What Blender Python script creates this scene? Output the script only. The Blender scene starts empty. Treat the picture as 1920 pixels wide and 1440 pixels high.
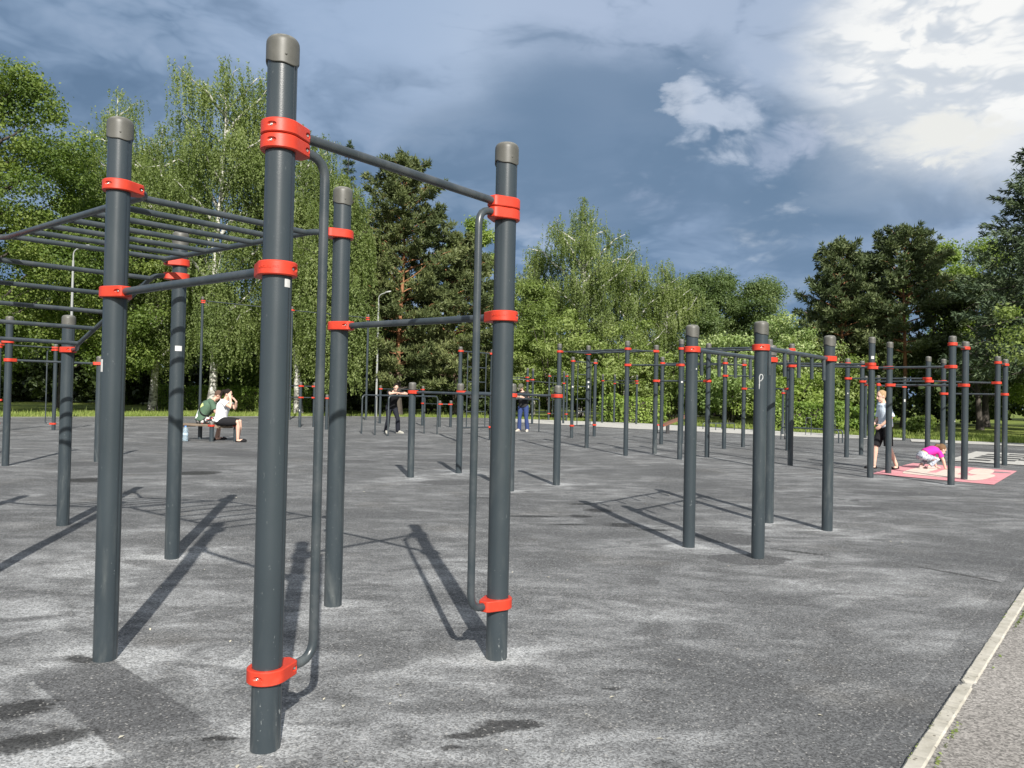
import bpy, bmesh, math, random
import numpy as np
from mathutils import Vector, Matrix

R = math.radians
SC = bpy.context.scene
COL = SC.collection

# ------------------------------------------------------------------ camera
CAM_H, PITCH, ROLL = 1.314, 0.0157, 0.0208
cd = bpy.data.cameras.new('camera')
cam = bpy.data.objects.new('camera', cd)
COL.objects.link(cam)
cd.sensor_width = 36.0
cd.lens = 36.0 * 1442.0 / 1920.0
cd.clip_start, cd.clip_end = 0.05, 2000
_f = Vector((0, math.cos(PITCH), math.sin(PITCH)))
_r = Vector((1, 0, 0))
_u = _r.cross(_f)
_r2 = _r * math.cos(ROLL) + _u * math.sin(ROLL)
_u2 = -_r * math.sin(ROLL) + _u * math.cos(ROLL)
cam.matrix_world = Matrix(((_r2.x, _u2.x, -_f.x, 0), (_r2.y, _u2.y, -_f.y, 0),
                           (_r2.z, _u2.z, -_f.z, CAM_H), (0, 0, 0, 1)))
SC.camera = cam
SC.view_settings.view_transform = 'Standard'
SC.view_settings.look = 'None'
SC.view_settings.exposure = 0.75
SC.view_settings.gamma = 1.0
SC.render.film_transparent = False
SC.cycles.use_denoising = True
SC.cycles.max_bounces = 8
SC.cycles.transparent_max_bounces = 8

# ------------------------------------------------------------------ sun
SUN_EL = R(33.5)
SUN_AZ = R(13.3)                       # light travels away from the camera and to the left
tv = Vector((-math.sin(SUN_AZ) * math.cos(SUN_EL), math.cos(SUN_AZ) * math.cos(SUN_EL), -math.sin(SUN_EL)))
sl = bpy.data.lights.new('sun', 'SUN')
sl.energy, sl.angle, sl.color = 4.6, R(0.6), (1.0, 0.955, 0.88)
sun = bpy.data.objects.new('sun', sl)
COL.objects.link(sun)
sun.rotation_euler = tv.to_track_quat('-Z', 'Y').to_euler()
sun.location = (6, -20, 25)


# ------------------------------------------------------------------ node helper
class G:
    def __init__(s, nt):
        s.nt = nt
        s.n = nt.nodes
        s.l = nt.links

    def new(s, t, **kw):
        nd = s.n.new(t)
        for k, v in kw.items():
            setattr(nd, k, v)
        return nd

    def put(s, sock, v):
        if hasattr(v, 'is_linked') or hasattr(v, 'links'):
            s.l.new(v, sock)
        else:
            sock.default_value = v

    def math(s, op, a, b=0.0, c=0.0, clamp=False):
        nd = s.new('ShaderNodeMath', operation=op, use_clamp=clamp)
        for i, v in enumerate((a, b, c)):
            s.put(nd.inputs[i], v)
        return nd.outputs[0]

    def vmath(s, op, a, b=(0, 0, 0)):
        nd = s.new('ShaderNodeVectorMath', operation=op)
        s.put(nd.inputs[0], a)
        if op == 'SCALE':
            s.put(nd.inputs['Scale'], b)
        else:
            s.put(nd.inputs[1], b)
        return nd.outputs['Value'] if op in ('DOT_PRODUCT', 'LENGTH', 'DISTANCE') else nd.outputs[0]

    def sep(s, v):
        nd = s.new('ShaderNodeSeparateXYZ')
        s.l.new(v, nd.inputs[0])
        return nd.outputs

    def comb(s, x, y, z):
        nd = s.new('ShaderNodeCombineXYZ')
        for i, v in enumerate((x, y, z)):
            s.put(nd.inputs[i], v)
        return nd.outputs[0]

    def noise(s, vec, scale, detail=4.0, rough=0.55, dist=0.0, col=False):
        nd = s.new('ShaderNodeTexNoise')
        s.l.new(vec, nd.inputs['Vector'])
        nd.inputs['Scale'].default_value = scale
        nd.inputs['Detail'].default_value = detail
        nd.inputs['Roughness'].default_value = rough
        nd.inputs['Distortion'].default_value = dist
        return nd.outputs['Color' if col else 'Fac']

    def voronoi(s, vec, scale, out='Color', feature='F1'):
        nd = s.new('ShaderNodeTexVoronoi', feature=feature)
        s.l.new(vec, nd.inputs['Vector'])
        nd.inputs['Scale'].default_value = scale
        return nd.outputs[out]

    def ramp(s, fac, stops, interp='LINEAR'):
        nd = s.new('ShaderNodeValToRGB')
        cr = nd.color_ramp
        cr.interpolation = interp
        while len(cr.elements) < len(stops):
            cr.elements.new(0.5)
        for e, (p, c) in zip(cr.elements, stops):
            e.position = p
            c = c if isinstance(c, (tuple, list)) else (c, c, c)
            e.color = (c[0], c[1], c[2], 1)
        s.put(nd.inputs[0], fac)
        return nd.outputs[0]

    def mix(s, fac, a, b, mode='MIX'):
        nd = s.new('ShaderNodeMix', data_type='RGBA', blend_type=mode)
        s.put(nd.inputs['Factor'], fac)
        for k, v in (('A', a), ('B', b)):
            sock = [i for i in nd.inputs if i.name == k and i.type == 'RGBA'][0]
            if isinstance(v, tuple):
                sock.default_value = (v[0], v[1], v[2], 1)
            else:
                s.l.new(v, sock)
        return [o for o in nd.outputs if o.type == 'RGBA'][0]

    def smooth(s, x, lo, hi):
        nd = s.new('ShaderNodeMapRange', interpolation_type='SMOOTHSTEP')
        s.put(nd.inputs['Value'], x)
        nd.inputs['From Min'].default_value = lo
        nd.inputs['From Max'].default_value = hi
        return nd.outputs[0]


def pix_dir(px, py):
    """world direction of a spot of the sky (used once, to set where the bright clouds are in the sky)"""
    v = _r2 * ((px - 960) / 1442) - _u2 * ((py - 720) / 1442) + _f
    return v.normalized()


# ------------------------------------------------------------------ world: storm clouds over a daylight sky
def build_world():
    w = bpy.data.worlds.new('World')
    SC.world = w
    w.use_nodes = True
    nt = w.node_tree
    nt.nodes.clear()
    g = G(nt)
    d = g.new('ShaderNodeTexCoord').outputs['Generated']
    x, y, z = g.sep(d)
    p = g.comb(x, y, g.math('MULTIPLY', z, 2.3))
    warp = g.vmath('SCALE', g.vmath('SUBTRACT', g.noise(p, 3.0, 3, 0.5, 0.0, True), (0.5, 0.5, 0.5)), 0.22)
    p = g.vmath('ADD', g.vmath('ADD', p, warp), (5.3, 2.2, 8.8))
    n1 = g.noise(p, 2.2, 3, 0.45)
    q = g.vmath('ADD', p, (11.0, 4.0, 2.0))

    def heaps(v):
        """rounded cauliflower heaps: folded noise, octave on octave"""
        tot = None
        for sc, am in ((4.2, 0.46), (8.7, 0.27), (18.0, 0.16), (37.0, 0.09), (75.0, 0.05)):
            t = g.math('MULTIPLY', g.math('ABSOLUTE', g.math('SUBTRACT', g.noise(v, sc, 0, 0.5), 0.5)), am * 4.6)
            tot = t if tot is None else g.math('ADD', tot, t)
        return g.math('ADD', g.math('MULTIPLY', tot, 0.80), 0.09)
    n2 = heaps(q)
    n2u = heaps(g.vmath('ADD', q, (0.02, 0.0, 0.06)))
    n3 = g.noise(g.vmath('ADD', p, (1.0, 14.0, 5.0)), 15.0, 7, 0.6)
    base = g.math('ADD', g.math('MULTIPLY', n1, 0.55), g.math('MULTIPLY', n2, 0.45))
    # cloud heaps catch the light along their upper rims
    rim = g.math('MULTIPLY', g.math('SUBTRACT', n2, n2u), 0.45)
    base = g.math('ADD', base, rim)
    # the storm cloud is smoother toward the left
    sm = g.smooth(g.vmath('DOT_PRODUCT', d, tuple(pix_dir(150, 200))), math.cos(R(26)), math.cos(R(8)))
    base = g.math('ADD', base, g.math('MULTIPLY', sm, g.math('MULTIPLY', g.math('SUBTRACT', 0.475, base), 0.5)))
    # heaps are darker underneath: one mass in front of the next, row behind row
    cloud = g.ramp(base, [(0.36, (0.120, 0.195, 0.310)), (0.46, (0.165, 0.250, 0.380)), (0.53, (0.235, 0.330, 0.475)),
                          (0.61, (0.290, 0.385, 0.535)), (0.74, (0.38, 0.465, 0.61))])
    # saturated blue low over the trees
    hz = g.smooth(z, 0.30, 0.05)
    hzn = g.math('MULTIPLY', hz, g.smooth(n2, 0.60, 0.42))
    cloud = g.mix(g.math('MULTIPLY', hzn, 0.6), cloud, (0.130, 0.235, 0.430))

    rag = g.math('ADD', g.math('MULTIPLY', n2, 0.55), g.math('MULTIPLY', n3, 0.45))
    wv = g.vmath('SUBTRACT', g.noise(g.vmath('ADD', p, (2.0, 9.0, 4.0)), 3.4, 2, 0.5, 0.0, True), (0.5, 0.5, 0.5))
    wf = g.vmath('SUBTRACT', g.noise(g.vmath('ADD', p, (7.0, 1.0, 3.0)), 13.0, 8, 0.6, 0.0, True), (0.5, 0.5, 0.5))
    d1 = g.vmath('ADD', d, g.vmath('ADD', g.vmath('SCALE', wv, 0.16), g.vmath('SCALE', wf, 0.05)))
    d1 = g.vmath('NORMALIZE', d1)
    d2 = g.vmath('NORMALIZE', g.vmath('ADD', d, g.vmath('SCALE', wf, 0.13)))

    def spot(px, py, lo, hi, dd=d1):
        c = pix_dir(px, py)
        return g.smooth(g.vmath('DOT_PRODUCT', dd, tuple(c)), math.cos(R(lo)), math.cos(R(hi)))
    # pale veil along the top, lighter heaps lower down
    for px, py, lo, hi, s, colr in ((900, -10, 13.0, 3.0, 1.0, (0.43, 0.53, 0.69)), (1250, -20, 13, 3, 0.95, (0.42, 0.51, 0.67)), (600, -40, 13, 2, 0.8, (0.36, 0.47, 0.65)), (1500, 60, 10, 1, 0.6, (0.40, 0.49, 0.64)),
                                    (1090, 365, 6.0, 1.0, 0.65, (0.36, 0.45, 0.63)), (960, 300, 4.0, 1.0, 0.3, (0.36, 0.45, 0.63)), (1330, 405, 5, 1, 0.45, (0.34, 0.44, 0.62)), (1660, 405, 7, 1, 0.5, (0.34, 0.44, 0.62)),
                                    (1400, 470, 5, 1, 0.35, (0.34, 0.44, 0.62))):
        cloud = g.mix(g.math('MULTIPLY', spot(px, py, lo, hi), g.math('MULTIPLY', g.math('ADD', 0.35, g.math('MULTIPLY', g.smooth(base, 0.16, 0.56), 0.65)), s)), cloud, colr)
    # heavy dark slabs
    for px, py, lo, hi, s in ((1120, 250, 10.0, 3.0, 1.0), (940, 300, 8, 2, 0.7), (1250, 420, 7, 2, .4), (1500, 480, 7, 2, .4), (1290, 165, 5, 1, 0.6), (720, 340, 9, 2, 0.35), (1440, 300, 6, 2, 0.7), (1620, 320, 6, 1.0, 0.95), (1760, 325, 5, 1.0, 0.7),
                              (1480, 380, 6, 1.0, 0.6), (1330, 320, 4, 1.0, 0.5), (200, 330, 9, 2, 0.4)):
        cloud = g.mix(g.math('MULTIPLY', spot(px, py, lo, hi), s * 0.85), cloud, (0.140, 0.222, 0.340))
    # sunlit cloud, high right
    cloud = g.mix(g.math('MULTIPLY', spot(1880, 20, 15.0, 3.0), 0.75), cloud, (0.56, 0.63, 0.73))
    white = spot(1870, 0, 12.0, 5.0)
    cloud = g.mix(g.math('MULTIPLY', white, g.math('ADD', 0.42, g.math('MULTIPLY', g.smooth(rag, 0.34, 0.50), 0.58))), cloud, (0.97, 0.97, 0.95))
    cloud = g.mix(g.math('MULTIPLY', white, g.math('MULTIPLY', g.smooth(n2, 0.44, 0.34), 0.5)), cloud, (0.58, 0.64, 0.71))
    cloud = g.mix(g.math('MULTIPLY', white, g.math('MULTIPLY', g.smooth(n3, 0.50, 0.40), 0.25)), cloud, (0.66, 0.70, 0.75))
    # smaller lit tufts
    for px, py, lo, hi, s, colr in ((1345, 222, 3.6, 0.6, 0.85, (0.56, 0.63, 0.75)), (1275, 205, 1.8, 0.3, 0.6, (0.60, 0.66, 0.76)), (1450, 425, 2.5, 0.3, 0.6, (0.56, 0.62, 0.71)),
                                    (1640, 245, 2.6, 1.0, 0.9, (0.74, 0.76, 0.76)), (1710, 235, 2.8, 1.0, 1.0, (0.86, 0.86, 0.82)), (1790, 240, 2.8, 1.0, 1.0, (0.86, 0.86, 0.82)), (1580, 235, 2.0, .5, 0.6, (0.62, 0.66, 0.72)),
                                    (1480, 280, 2.6, 0.3, 0.7, (0.42, 0.49, 0.63)), (1540, 262, 2.0, 0.3, 0.7, (0.46, 0.52, 0.65)), (1230, 350, 2.6, 0.3, 0.5, (0.40, 0.47, 0.63))):
        cloud = g.mix(g.math('MULTIPLY', spot(px, py, lo, hi, d2), g.math('MULTIPLY', g.smooth(rag, 0.36, 0.54), s)), cloud, colr)
    # out of view overhead and behind the camera: cloud whitened to lift the shadows
    back = g.math('MAXIMUM', g.smooth(y, 0.15, -0.45), g.smooth(z, 0.62, 0.90))
    back = g.math('MULTIPLY', back, g.smooth(z, -0.02, 0.18))
    thin = g.ramp(base, [(0.36, (0.42, 0.47, 0.54)), (0.60, (0.95, 0.96, 0.97))])
    cloud = g.mix(back, cloud, thin)
    cloud10 = g.vmath('SCALE', cloud, 6.0)
    sky = g.new('ShaderNodeTexSky', sky_type='NISHITA')
    sky.sun_disc = False
    sky.sun_elevation = SUN_EL
    sky.sun_rotation = R(180) - SUN_AZ
    sky.altitude = 150
    col = g.mix(0.95, sky.outputs[0], cloud10)
    bg = g.new('ShaderNodeBackground')
    bg.inputs['Strength'].default_value = 0.1
    g.l.new(col, bg.inputs['Color'])
    out = g.new('ShaderNodeOutputWorld')
    g.l.new(bg.outputs[0], out.inputs['Surface'])


build_world()


# ------------------------------------------------------------------ materials
def material(name):
    m = bpy.data.materials.new(name)
    m.use_nodes = True
    nt = m.node_tree
    nt.nodes.clear()
    g = G(nt)
    b = g.new('ShaderNodeBsdfPrincipled')
    o = g.new('ShaderNodeOutputMaterial')
    g.l.new(b.outputs[0], o.inputs['Surface'])
    g.b, g.o = b, o
    return m, g


def setp(g, col=None, rough=None, metal=None, bump=None, bstr=0.3, bdist=0.01, spec=None):
    if col is not None:
        if isinstance(col, tuple):
            g.b.inputs['Base Color'].default_value = (col[0], col[1], col[2], 1)
        else:
            g.l.new(col, g.b.inputs['Base Color'])
    if rough is not None:
        g.put(g.b.inputs['Roughness'], rough)
    if metal is not None:
        g.b.inputs['Metallic'].default_value = metal
    if spec is not None:
        g.b.inputs['Specular IOR Level'].default_value = spec
    if bump is not None:
        bp = g.new('ShaderNodeBump')
        bp.inputs['Strength'].default_value = bstr
        bp.inputs['Distance'].default_value = bdist
        g.l.new(bump, bp.inputs['Height'])
        g.l.new(bp.outputs[0], g.b.inputs['Normal'])


def objco(g):
    return g.new('ShaderNodeTexCoord').outputs['Object']


def worldco(g):
    return g.new('ShaderNodeNewGeometry').outputs['Position']


def simple(name, col, rough=0.6, var=0.15, scale=12.0, metal=0.0, bump=0.0, spec=None):
    m, g = material(name)
    c = objco(g)
    n = g.noise(c, scale, 4, 0.6)
    f = g.math('ADD', g.math('MULTIPLY', n, 2 * var), 1 - var)
    cc = g.vmath('SCALE', g.comb(*col), f)
    setp(g, cc, rough, metal, n if bump else None, bump, 0.01, spec)
    return m


M = {}


def paint(name, base, rough, worn=0.0):
    m, g = material(name)
    wc = worldco(g)
    oc = objco(g)
    fine = g.noise(wc, 240.0, 2, 0.5)
    blot = g.noise(wc, 2.6, 5, 0.6)
    dusty = g.noise(g.vmath('MULTIPLY', wc, (9.0, 9.0, 1.6)), 1.0, 6, 0.65, 0.5)
    scr = g.noise(g.vmath('MULTIPLY', wc, (60.0, 60.0, 11.0)), 1.0, 3, 0.7, 1.5)
    scr2 = g.noise(g.vmath('ADD', wc, (5.0, 3.0, 9.0)), 34.0, 2, 0.5, 2.0)
    col = g.vmath('SCALE', g.comb(*base), g.math('ADD', 0.86, g.math('MULTIPLY', blot, 0.28)))
    zz = g.sep(wc)[2]
    low = g.smooth(zz, 1.25, 0.0)
    dm = g.math('MULTIPLY', g.smooth(dusty, 0.48, 0.74), g.math('ADD', 0.06, g.math('MULTIPLY', low, 0.26)))
    col = g.mix(dm, col, (0.20, 0.21, 0.20))
    sm = g.math('MULTIPLY', g.smooth(scr, 0.635, 0.68), g.smooth(scr2, 0.55, 0.63))
    col = g.mix(g.math('MULTIPLY', sm, g.math('ADD', 0.15, g.math('MULTIPLY', low, 0.4))), col, (0.34, 0.36, 0.36))
    if worn:
        wm = g.smooth(g.noise(wc, 7.0, 4, 0.6), 0.40, 0.66)
        col = g.mix(g.math('MULTIPLY', wm, worn), col, (0.11, 0.115, 0.12))
    rg = g.math('ADD', rough, g.math('MULTIPLY', blot, 0.16))
    setp(g, col, rg, 0.0, fine, 0.12, 0.002)
    return m


M['post'] = paint('post_paint', (0.031, 0.041, 0.048), 0.24)
M['bar'] = paint('bar_paint', (0.032, 0.042, 0.049), 0.24, 0.25)
M['bar_worn'] = paint('worn_bar_paint', (0.034, 0.042, 0.048), 0.20, 0.35)


def mk_cap():
    m, g = material('cap_plastic')
    wc = worldco(g)
    n = g.noise(wc, 9, 5, 0.65)
    col = g.ramp(n, [(0.3, (0.066, 0.065, 0.057)), (0.7, (0.100, 0.098, 0.087))])
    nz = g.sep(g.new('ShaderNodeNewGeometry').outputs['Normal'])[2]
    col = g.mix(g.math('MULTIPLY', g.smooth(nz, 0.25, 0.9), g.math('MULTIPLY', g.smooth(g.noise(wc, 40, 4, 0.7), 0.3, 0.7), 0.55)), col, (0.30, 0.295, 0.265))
    setp(g, col, 0.48, 0, g.noise(wc, 300, 2), 0.1, 0.001)
    return m


M['cap'] = mk_cap()


def mk_clamp():
    m, g = material('clamp_plastic')
    wc = worldco(g)
    n = g.noise(wc, 14, 5, 0.6)
    col = g.ramp(n, [(0.25, (0.44, 0.032, 0.014)), (0.6, (0.52, 0.042, 0.018)), (0.85, (0.56, 0.075, 0.045))])
    setp(g, col, g.math('ADD', 0.33, g.math('MULTIPLY', n, 0.2)), 0, g.noise(wc, 150, 3), 0.08, 0.002)
    return m


M['clamp'] = mk_clamp()
M['steel'] = simple('zinc_steel', (0.55, 0.54, 0.51), 0.3, 0.2, 60, 0.9)
M['label'] = simple('paper_label', (0.50, 0.50, 0.49), 0.6, 0.16, 55)
M['wood'] = None


def mk_wood():
    m, g = material('weathered_wood')
    oc = objco(g)
    st = g.noise(g.vmath('MULTIPLY', oc, (2.0, 30.0, 30.0)), 1.0, 6, 0.65, 0.6)
    col = g.ramp(st, [(0.3, (0.085, 0.060, 0.042)), (0.5, (0.19, 0.145, 0.105)), (0.75, (0.30, 0.245, 0.19))])
    setp(g, col, 0.75, 0, st, 0.3, 0.004)
    return m


M['wood'] = mk_wood()
M['wood_brown'] = simple('brown_board', (0.16, 0.075, 0.045), 0.6, 0.3, 14)
M['concrete'] = simple('pole_metal', (0.27, 0.28, 0.275), 0.5, 0.12, 5)
M['darkmetal'] = simple('dark_metal', (0.02, 0.02, 0.022), 0.5, 0.2, 8)


def leafmat(name, c1, c2, c3, trans=0.42, rough=0.55, scale=0.35, gain=1.7):
    m, g = material(name)
    geo = g.new('ShaderNodeNewGeometry')
    rnd = geo.outputs['Random Per Island']
    big = g.noise(geo.outputs['Position'], scale, 3, 0.6)
    mixv = g.math('ADD', g.math('MULTIPLY', rnd, 0.45), g.math('MULTIPLY', g.smooth(big, 0.3, 0.7), 0.55))
    col = g.ramp(mixv, [(0.05, tuple(v * gain for v in c1)), (0.5, tuple(v * gain for v in c2)), (0.95, tuple(v * gain for v in c3))])
    setp(g, col, rough, spec=0.35)
    t = g.new('ShaderNodeBsdfTranslucent')
    tc = g.mix(1.0, col, (1.3, 1.42, 0.62), 'MULTIPLY')
    g.l.new(tc, t.inputs['Color'])
    mx = g.new('ShaderNodeMixShader')
    mx.inputs[0].default_value = trans
    g.l.new(g.b.outputs[0], mx.inputs[1])
    g.l.new(t.outputs[0], mx.inputs[2])
    g.l.new(mx.outputs[0], g.o.inputs['Surface'])
    return m


M['leaf_birch'] = leafmat('birch_leaves', (0.046, 0.064, 0.019), (0.090, 0.118, 0.038), (0.148, 0.172, 0.072), 0.46, gain=1.95)
M['leaf_dense'] = leafmat('broad_leaves', (0.036, 0.062, 0.012), (0.080, 0.115, 0.026), (0.150, 0.180, 0.050))
M['leaf_bright'] = leafmat('bright_leaves', (0.065, 0.100, 0.018), (0.120, 0.165, 0.036), (0.190, 0.230, 0.070), 0.4)
M['leaf_shrub'] = leafmat('shrub_leaves', (0.058, 0.086, 0.020), (0.110, 0.145, 0.038), (0.185, 0.210, 0.085), 0.35)
M['leaf_lilac'] = leafmat('pale_shrub_leaves', (0.070, 0.110, 0.030), (0.130, 0.175, 0.060), (0.300, 0.330, 0.180), 0.35)
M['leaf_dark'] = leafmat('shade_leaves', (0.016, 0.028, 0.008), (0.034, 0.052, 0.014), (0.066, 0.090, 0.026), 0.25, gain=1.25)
M['leaf_poplar'] = leafmat('poplar_leaves', (0.035, 0.058, 0.018), (0.068, 0.098, 0.034), (0.125, 0.155, 0.066))
M['needle_pine'] = leafmat('pine_needles', (0.026, 0.036, 0.013), (0.055, 0.070, 0.026), (0.118, 0.130, 0.052), 0.2, 0.6, gain=1.8)
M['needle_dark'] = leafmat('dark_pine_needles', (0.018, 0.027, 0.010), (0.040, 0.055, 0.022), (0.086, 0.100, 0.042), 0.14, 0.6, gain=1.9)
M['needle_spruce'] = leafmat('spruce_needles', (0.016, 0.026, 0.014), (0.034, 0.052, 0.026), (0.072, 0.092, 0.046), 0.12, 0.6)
M['leaf_hedge'] = leafmat('hedge_leaves', (0.045, 0.080, 0.014), (0.100, 0.150, 0.028), (0.185, 0.235, 0.060), 0.35)
M['grassblade'] = leafmat('grass_blades', (0.060, 0.090, 0.018), (0.115, 0.150, 0.032), (0.190, 0.210, 0.070), 0.3, 0.6, 1.2)


def mk_bark(name, c1, c2, c3, birch=False):
    m, g = material(name)
    wc = worldco(g)
    if birch:
        st = g.noise(g.vmath('MULTIPLY', wc, (2.0, 2.0, 7.0)), 1.4, 6, 0.7, 0.8)
        col = g.ramp(st, [(0.36, c1), (0.47, c2), (0.6, c3)])
        zz = g.sep(wc)[2]
        col = g.mix(g.math('MULTIPLY', g.smooth(zz, 2.2, 0.2), g.smooth(g.noise(wc, 3.0, 5, 0.7), 0.36, 0.62)), col, (0.03, 0.026, 0.022))
    else:
        st = g.noise(g.vmath('MULTIPLY', wc, (6.0, 6.0, 1.4)), 2.0, 6, 0.7, 0.6)
        col = g.ramp(st, [(0.3, c1), (0.5, c2), (0.7, c3)])
        if 'pine' in name:      # old grey-brown plates low on the stem, orange bark above
            col = g.mix(g.smooth(g.sep(wc)[2], 4.2, 1.8), col, g.ramp(st, [(0.3, (0.03, 0.024, 0.02)), (0.7, (0.10, 0.085, 0.07))]))
    setp(g, col, 0.85, 0, st, 0.5, 0.03)
    return m


M['bark_birch'] = mk_bark('birch_bark', (0.04, 0.036, 0.032), (0.36, 0.35, 0.32), (0.62, 0.61, 0.57), True)
M['bark_pine'] = mk_bark('pine_bark', (0.10, 0.045, 0.022), (0.27, 0.125, 0.058), (0.40, 0.20, 0.10))
M['bark_dark'] = mk_bark('dark_bark', (0.020, 0.017, 0.014), (0.05, 0.042, 0.034), (0.10, 0.085, 0.07))


# ------------------------------------------------------------------ mesh helpers
class MB:
    def __init__(s):
        s.v, s.f, s.sm = [], [], []

    def add(s, verts, faces, smooth=True):
        o = len(s.v)
        s.v += [tuple(v) for v in verts]
        for f in faces:
            s.f.append(tuple(i + o for i in f))
            s.sm.append(smooth)

    def box(s, c, size, rz=0.0, ry=0.0):
        hx, hy, hz = (q / 2 for q in size)
        mt = Matrix.Translation(Vector(c)) @ Matrix.Rotation(rz, 4, 'Z') @ Matrix.Rotation(ry, 4, 'Y')
        vs = [mt @ Vector((x, y, z)) for x in (-hx, hx) for y in (-hy, hy) for z in (-hz, hz)]
        s.add(vs, [(0, 1, 3, 2), (4, 6, 7, 5), (0, 4, 5, 1), (2, 3, 7, 6), (0, 2, 6, 4), (1, 5, 7, 3)], False)

    def tube(s, path, rad, seg=12, cap=True, smooth=True):
        pts = [Vector(p) for p in path]
        n = len(pts)
        rads = rad if isinstance(rad, (list, tuple)) else [rad] * n
        T = []
        for i in range(n):
            a, b = pts[max(0, i - 1)], pts[min(n - 1, i + 1)]
            T.append((b - a).normalized())
        ref = Vector((0, 0, 1)) if abs(T[0].z) < 0.9 else Vector((1, 0, 0))
        N = T[0].cross(ref).normalized()
        vs, fs = [], []
        for i in range(n):
            if i:
                ax = T[i - 1].cross(T[i])
                if ax.length > 1e-7:
                    N = Matrix.Rotation(T[i - 1].angle(T[i]), 3, ax.normalized()) @ N
            B = T[i].cross(N).normalized()
            for k in range(seg):
                a = 2 * math.pi * k / seg
                vs.append(pts[i] + (N * math.cos(a) + B * math.sin(a)) * rads[i])
        for i in range(n - 1):
            for k in range(seg):
                k2 = (k + 1) % seg
                fs.append((i * seg + k, i * seg + k2, (i + 1) * seg + k2, (i + 1) * seg + k))
        s.add(vs, fs, smooth)
        if cap:
            s.add(vs[:seg], [tuple(reversed(range(seg)))], False)
            s.add(vs[-seg:], [tuple(range(seg))], False)

    def lathe(s, prof, seg=32, c=(0, 0, 0), smooth=True):
        vs, fs = [], []
        for r, z in prof:
            for k in range(seg):
                a = 2 * math.pi * k / seg
                vs.append((c[0] + r * math.cos(a), c[1] + r * math.sin(a), c[2] + z))
        for i in range(len(prof) - 1):
            for k in range(seg):
                k2 = (k + 1) % seg
                fs.append((i * seg + k, i * seg + k2, (i + 1) * seg + k2, (i + 1) * seg + k))
        s.add(vs, fs, smooth)

    def mesh(s, name, mat):
        me = bpy.data.meshes.new(name)
        me.from_pydata(s.v, [], s.f)
        me.polygons.foreach_set('use_smooth', s.sm)
        if mat:
            me.materials.append(mat)
        me.update()
        return me

    def obj(s, name, mat, parent=None):
        return link(name, s.mesh(name, mat), parent)


def link(name, me, parent=None, loc=None, rz=None):
    o = bpy.data.objects.new(name, me)
    COL.objects.link(o)
    if parent:
        o.parent = parent
    if loc is not None:
        o.location = loc
    if rz is not None:
        o.rotation_euler = (0, 0, rz)
    return o


def tag(o, label=None, cat=None, group=None, kind=None):
    if label:
        o['label'] = label
    if cat:
        o['category'] = cat
    if group:
        o['group'] = group
    if kind:
        o['kind'] = kind
    return o


def thing(name, label, cat, loc=(0, 0, 0), rz=0.0, group=None):
    o = bpy.data.objects.new(name, None)
    o.empty_display_size = 0.2
    COL.objects.link(o)
    o.location = loc
    o.rotation_euler = (0, 0, rz)
    return tag(o, label, cat, group)


def quads_mesh(name, verts, mat, smooth=False):
    """verts: (4n,3) numpy array, one quad per four"""
    n = len(verts) // 4
    me = bpy.data.meshes.new(name)
    me.vertices.add(4 * n)
    me.vertices.foreach_set('co', np.ascontiguousarray(verts, dtype=np.float32).ravel())
    me.loops.add(4 * n)
    me.loops.foreach_set('vertex_index', np.arange(4 * n, dtype=np.int32))
    me.polygons.add(n)
    me.polygons.foreach_set('loop_start', np.arange(0, 4 * n, 4, dtype=np.int32))
    me.polygons.foreach_set('loop_total', np.full(n, 4, dtype=np.int32))
    me.materials.append(mat)
    me.update(calc_edges=True)
    return me


def bend_path(pts, rad, n=6):
    """polyline with rounded corners"""
    P = [Vector(p) for p in pts]
    out = [P[0]]
    for i in range(1, len(P) - 1):
        a, b, c = P[i - 1], P[i], P[i + 1]
        d1, d2 = (a - b), (c - b)
        r = min(rad, d1.length * 0.49, d2.length * 0.49)
        p1, p2 = b + d1.normalized() * r, b + d2.normalized() * r
        for k in range(n + 1):
            t = k / n
            out.append(p1 * (1 - t) ** 2 + b * 2 * t * (1 - t) + p2 * t * t)
    out.append(P[-1])
    return out
# ================================================================== ground
E1 = Vector((0.635, 0.773, 0))          # the two directions the whole playground is laid out in
E2 = Vector((-0.773, 0.635, 0))
RUBBER = [(-7.04, -7.45), (18.06, 22.70), (17.3, 25.6), (14.9, 31.0), (9.6, 40.4), (0.0, 44.6), (-8.9, 42.0), (-20.6, 31.2), (-46, 9.0), (-46, -7.4)]

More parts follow.
